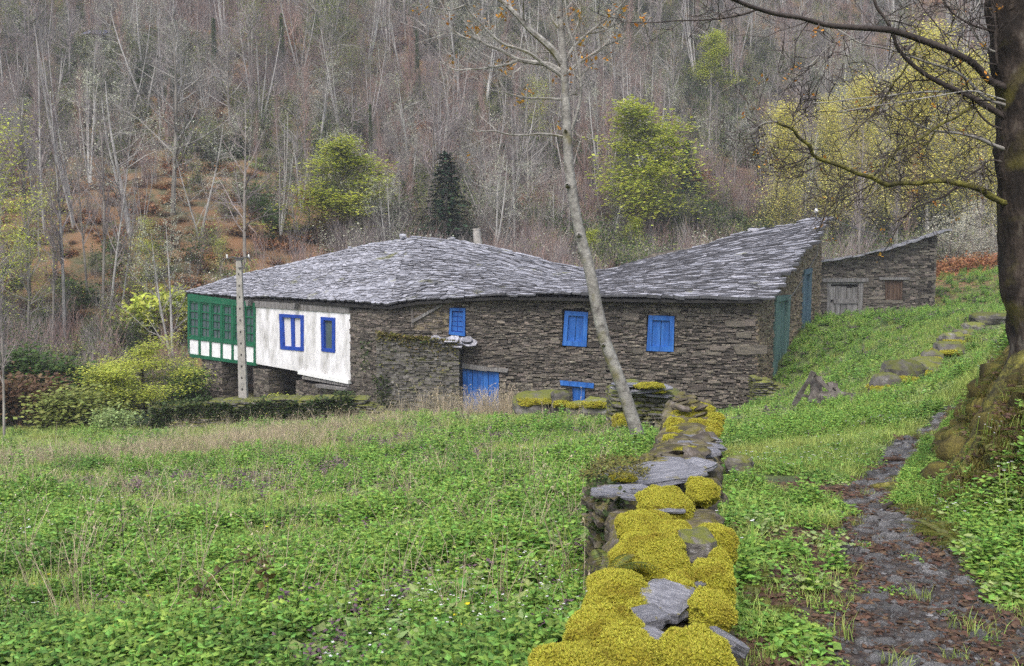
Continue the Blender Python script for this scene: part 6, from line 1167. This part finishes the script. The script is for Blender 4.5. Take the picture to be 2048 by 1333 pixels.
# the rest of the wood: nearer trees one by one, the far crowd as one mass
def xy_hill(n, y0, y1, sp, seed):
    r = np.random.default_rng(seed); out = []; grid = {}
    for _ in range(n * 12):
        y = math.sqrt(y0 * y0 + (y1 * y1 - y0 * y0) * r.random()); x = (-.60 + 1.2 * r.random()) * y; g = (int(x // sp), int(y // sp))
        if any((x - a) ** 2 + (y - b) ** 2 < sp * sp for i in (-1, 0, 1) for j in (-1, 0, 1) for a, b in grid.get((g[0] + i, g[1] + j), ())): continue
        grid.setdefault(g, []).append((x, y)); out.append((x, y))
        if len(out) >= n: break
    return np.array(out)
Q_ = xy_hill(1000, 64, 168, 2.9, 3); Zq = TZ(Q_[:, 0], Q_[:, 1]); pj = proj(np.stack([Q_[:, 0], Q_[:, 1], Zq], 1)); clear = (np.abs(pj[:, 0] - 330) < 240) & (np.abs(pj[:, 1] - 480) < 130)
r = np.random.default_rng(71); ordr = np.argsort(Q_[:, 1]); nobj = 0; massP, massI, massS = [], [], []
MK = ['slender', 'spread', 'multi', 'redtop', 'lichen']; mass_lib = []; lut = {}
for kx, kn in enumerate(MK + ['pale', 'fir']):
    for vi, vs in enumerate(TM[kn]):
        mj = bpy.data.meshes.new('tree'); lut.setdefault(kn, []).append(len(mass_lib))
        # one mesh per tree of the far crowd: trunk and crown together
        import bmesh
        bm = bmesh.new(); bm.from_mesh(vs[0]); n0 = len(bm.faces); bm.from_mesh(vs[1]); bm.faces.ensure_lookup_table()
        off = len(vs[0].materials)
        for f in bm.faces[n0:]: f.material_index += off
        bm.to_mesh(mj); bm.free()
        for m_ in list(vs[0].materials) + list(vs[1].materials): mj.materials.append(m_)
        mass_lib.append(('tree', mj))
for i in ordr:
    x, y = Q_[i]; p = pj[i]
    if clear[i] and r.random() < .93: continue
    if p[1] > 560 or p[0] < -120 or p[0] > 2160: continue
    kn = r.choice(MK + ['pale', 'fir'], p=[.28, .26, .16, .14, .11, .05, .0]); h = (5.5 + 5.5 * r.random()) * (1.1 if y > 100 else 1)
    if any(abs(p[0] - a) < 55 * (1 if w_ > .9 else .4) * w_ and y < b - 1 for a, b, w_ in SPX): continue
    if kn == 'slender' and p[0] < 700 and False: h *= 1.2
    if nobj < 110 and y < 112:
        side = 'left' if p[0] < 700 else ('middle' if p[0] < 1350 else 'right'); nobj += 1
        lb = {'slender': 'slim pale-stemmed bare tree', 'spread': 'spreading bare grey tree', 'multi': 'many-stemmed bare brownish tree', 'redtop': 'bare tree with reddish upright twigs', 'lichen': 'grey-green lichened bare tree', 'pale': 'tree breaking into pale leaf', 'fir': 'small dark conifer'}[kn] + ' in the crowded wood, %s part of the hillside' % side
        plant(kn, 0, 0, 0, .9 + .2 * r.random(), lb, group='crowded trees on the %s hillside, %s' % (side, kn), P=np.array([x, y, Zq[i]]), h=h)
    else: massP.append((x, y, Zq[i] - .2)); massI.append(int(r.choice(lut[kn]))); massS.append(h / 10)
nm_ = len(massP); scatter('far_woods', lib(mass_lib, 'far_wood_trees'), massP, np.stack([r.normal(size=nm_) * .04, r.normal(size=nm_) * .04, r.random(nm_) * 6.28], 1), massS, massI, 'mass of bare trees covering the upper hillside')
# brush, bracken and saplings between the trunks
def whips(seed, n, h, m, w=.012, spread=.6, leaf=None):
    r = np.random.default_rng(seed); mb = MB()
    for k in range(n):
        a = r.random() * 6.28; q = spread * r.random() ** .5; x, y = q * math.cos(a), q * math.sin(a); H_ = h * (.5 + .6 * r.random()); dx, dy = r.normal(size=2) * .16 * H_; P = [(x, y, -.1), (x + dx * .3, y + dy * .3, H_ * .5), (x + dx, y + dy, H_)]; mb.tube(P, [w, w * .7, w * .3], 3, tint=r.random())
        for q in range(3):
            t = .3 + .6 * r.random(); p = np.array([x + dx * t * t, y + dy * t * t, H_ * t]); v = rdir(r, np.array([0, 0, 1.0]), .6); mb.tube([p, p + v * H_ * .25], [w * .6, w * .3], 3, tint=r.random())
    ms = [m]
    if leaf: c = np.concatenate([v for v in mb.v]); pk = c[r.integers(0, len(c), leaf[1])] + r.normal(size=(leaf[1], 3)) * .12; pk = pk[pk[:, 2] > .2]; leaves(mb, pk, leaf[2], r, mi=1, tilt=1.3, simple=True); ms.append(M[leaf[0]])
    return mb.mesh('brush', ms)
def clump(seed, n, leaf, size, R, hh):
    r = np.random.default_rng(seed); mb = MB(); P = r.normal(size=(n, 3)) * np.array([R * .5, R * .5, hh * .4]); P[:, 2] = np.abs(P[:, 2]) ; leaves(mb, P, size, r, tilt=1.3, wr=.4, simple=True); return mb.mesh('clump', M[leaf])
BR = [whips(400, 34, 3.0, rt), whips(401, 34, 3.4, ht), whips(402, 30, 2.6, M['grey_twig']), whips(403, 26, 2.6, ht, leaf=('leaf_green', 500, .13)), whips(404, 26, 2.4, ht, leaf=('leaf_mid', 420, .12)), clump(405, 420, 'bracken', .22, .9, .8), clump(406, 420, 'bracken_dull', .22, .9, .7), clump(407, 700, 'leaf_dark', .16, .9, 1.3), clump(408, 600, 'leaf_green', .16, .9, 1.2), clump(409, 420, 'herb_pale', .16, .9, .5), whips(410, 24, 2.2, M['grey_twig'], leaf=('lichen', 300, .12)), clump(411, 380, 'leaf_brown', .2, .9, .6)]
bl_ = lib([('%02d_brush' % k, m) for k, m in enumerate(BR)], 'brush_pieces')
r = np.random.default_rng(88); n = 13000; y = np.sqrt(46 ** 2 + (165 ** 2 - 46 ** 2) * r.random(n) ** 1.15); x = (-.62 + 1.24 * r.random(n)) * y; z = TZ(x, y); p = proj(np.stack([x, y, z], 1)); k = (p[:, 1] < 640) | ((p[:, 0] < 420) & (p[:, 1] < 850)); k &= ~((np.exp(-(((p[:, 0] - 300) / 300) ** 2 + ((p[:, 1] - 470) / 120) ** 2)) > .3) & (r.random(len(x)) < .45)); k &= ~((y < 63) & (x > 8)) & ~in_house(x, y) & ~((y < 60) & (p[:, 0] > 380) & (p[:, 0] < 1700)); x, y, z, p = x[k], y[k], z[k], p[k]; n = len(x)
nz = fbm(np.stack([x, y, x * 0], 1) * .09, 51, 3); n2 = fbm(np.stack([x, y, x * 0], 1) * .13, 57, 3); slope = np.exp(-(((p[:, 0] - 300) / 360) ** 2 + ((p[:, 1] - 490) / 160) ** 2)); u = r.random(n); idx = np.zeros(n, int)
low = (p[:, 0] < 420) & (p[:, 1] > 610)
def pick(opts): return r.choice(opts, n)
idx = np.where(nz > .12, pick([0, 0, 1, 5, 11, 4]), np.where(nz < -.15, pick([7, 8, 3, 4, 10, 4, 9]), pick([1, 2, 0, 11, 6, 10])))
idx = np.where(n2 > .16, pick([3, 4, 8, 7]), idx); idx = np.where(u < slope * .95, pick([5, 6, 5, 11, 9, 6]), idx); idx = np.where(low, pick([3, 8, 7, 9, 1, 4, 3, 0]), idx)
s = (.75 + .6 * r.random(n)) * np.where((u < slope * .9), .6, 1.0) * np.where(low, .75, 1)
kk_ = (slope > .3) & (r.random(n) < .55); idx = np.where(kk_, pick([5, 6, 11]), idx); s = np.where(kk_, s * .8, s)
scatter('hillside_undergrowth', bl_, np.stack([x, y, z - .05], 1), np.stack([r.normal(size=n) * .08, r.normal(size=n) * .08, r.random(n) * 6.28], 1), s, idx, 'brown brush, bracken and green scrub between the hillside trees')
# shrubs one can tell apart below the gallery and along the meadow edge
def shrub(px, py, D, w, h, leaf, label, seed, n=2600, sz=.10, group=None):
    t, f = bush_mesh(seed, n, leaf, sz); c = A(px, py, D); c[2] = tz(c[0], c[1]) if abs(tz(c[0], c[1]) - c[2]) < 1.2 else c[2]; e = empty('shrub', c, label, 'shrub', group); a = w / 2 * D / F; e.scale = (a, a, h * D / F / 1.0)
    for me, nm in ((t, 'stem'), (f, 'foliage')): put(bpy.data.objects.new(nm, me), parent=e)
shrub(555, 812, 34.3, 110, 60, 'leaf_lime', 'low yellow-green shrub on the garden wall beneath the white wing', 1, sz=.12); shrub(610, 808, 34.4, 60, 55, 'leaf_green', 'small green shrub on the garden wall near the sill beam', 2, sz=.12); shrub(690, 808, 34.2, 50, 25, 'leaf_green', 'tiny green tuft on the garden wall below the wing corner', 12, 900)
shrub(150, 860, 36.5, 230, 90, 'leaf_mid', 'broad olive scrub bush at the foot of the slope left of the lime tree', 3, 5200, .08); shrub(60, 850, 38, 190, 120, 'leaf_brown', 'brownish tangled bush near the left picture edge', 4, 4200, .10); shrub(235, 858, 34.5, 120, 60, 'herb_pale', 'pale grey-green bush under the lime green tree', 5, 2400, .09); shrub(330, 855, 34, 130, 45, 'leaf_dark', 'dark low bush where the ivy wall begins', 6, 2600, .10)
shrub(20, 780, 44, 200, 90, 'leaf_green', 'green thicket behind the brown bush at the left edge', 7, 4600, .09); shrub(120, 790, 45, 220, 70, 'leaf_green', 'green thicket between the left bushes and the birch stand', 8, 3600, .12); shrub(370, 770, 46, 90, 90, 'leaf_green', 'green thicket filling the gap left of the first pillar', 9, 2600, .12); shrub(330, 640, 58, 150, 110, 'leaf_lime', 'fresh green shrub left of the gallery windows', 10, 2600, .14)
shrub(1690, 640, 80, 60, 60, 'leaf_green', 'green tree-like shrub behind the gable', 11, 1500, .2)
# diagonal hedge of ivy on the slope, and a hut roof high in the wood
mb = MB(); r = np.random.default_rng(4); P0 = hit(495, 395, 60); P1 = hit(560, 470, 60); n = 2600; t = r.random(n); C = P0[None] + (P1 - P0)[None] * t[:, None] + r.normal(size=(n, 3)) * .55; C[:, 2] += .6; leaves(mb, C, .22, r, tilt=1.6, wr=.42, simple=True); e = empty('hedge', P0, 'dark ivy-grown bank running diagonally down the slope', 'hedge'); mb.build('foliage', M['leaf_green'], e, kind='stuff')
Ph = hit(198, 96, 80); hut = empty('hut', Ph, 'small hut with a dark blue-grey roof far up among the trees', 'hut'); mb = MB(); mb.box(Ph + (0, 0, .6), (1.9, 1.8, 1.6)); mb.build('wall', M['schist'], hut)
mb = MB(); c = Ph + np.array([0, -.2, 1.7]); mb.add([c + (-1.3, -1.1, -.35), c + (1.3, -1.1, -.35), c + (1.3, 1.1, .45), c + (-1.3, 1.1, .45), c + (-1.3, -1.1, -.45), c + (1.3, -1.1, -.45), c + (1.3, 1.1, .35), c + (-1.3, 1.1, .35)], CUBEF); mb.build('roof', mat('hut_roof', [(.3, (.07, .07, .13)), (.7, (.14, .14, .22))], 2, .6), hut)
# red bracken bank behind the lane top
mb = MB(); r = np.random.default_rng(6); n = 5200; c = A(1935, 545, 56.0); X = c[0] + r.normal(size=n) * 2.0; Y = 56 + r.normal(size=n) * 1.2; C = np.stack([X, Y, TZ(X, Y) + .1 + abs(r.normal(size=n)) * .28], 1); leaves(mb, C, .18, r, tilt=1.4, wr=.3, simple=True); o = mb.build('dead_bracken', M['bracken']); put(o, kind='stuff', label='rust red dead bracken on the bank beyond the shed')

# ------------------------------------------------------------------ the damp air over the valley
HZ = 0.0008
gz_ = zg.min(); mb = MB(); x1 = 230 * .85 + 8; mb.box((0, 109, (gz_ - 1 + zg.max() + 16) / 2), (2 * x1, 250, zg.max() + 16 - gz_ + 1)); hm = bpy.data.materials.new('haze'); hm.use_nodes = True; hn = hm.node_tree; hn.nodes.remove(hn.nodes['Principled BSDF'])
pv = hn.nodes.new('ShaderNodeVolumePrincipled'); pv.inputs['Density'].default_value = HZ; pv.inputs['Color'].default_value = (.92, .93, .98, 1); pv.inputs['Anisotropy'].default_value = .2; hn.links.new(pv.outputs[0], hn.nodes['Material Output'].inputs['Volume'])
put(mb.build('haze', hm), kind='stuff', label='thin pale damp air filling the valley')
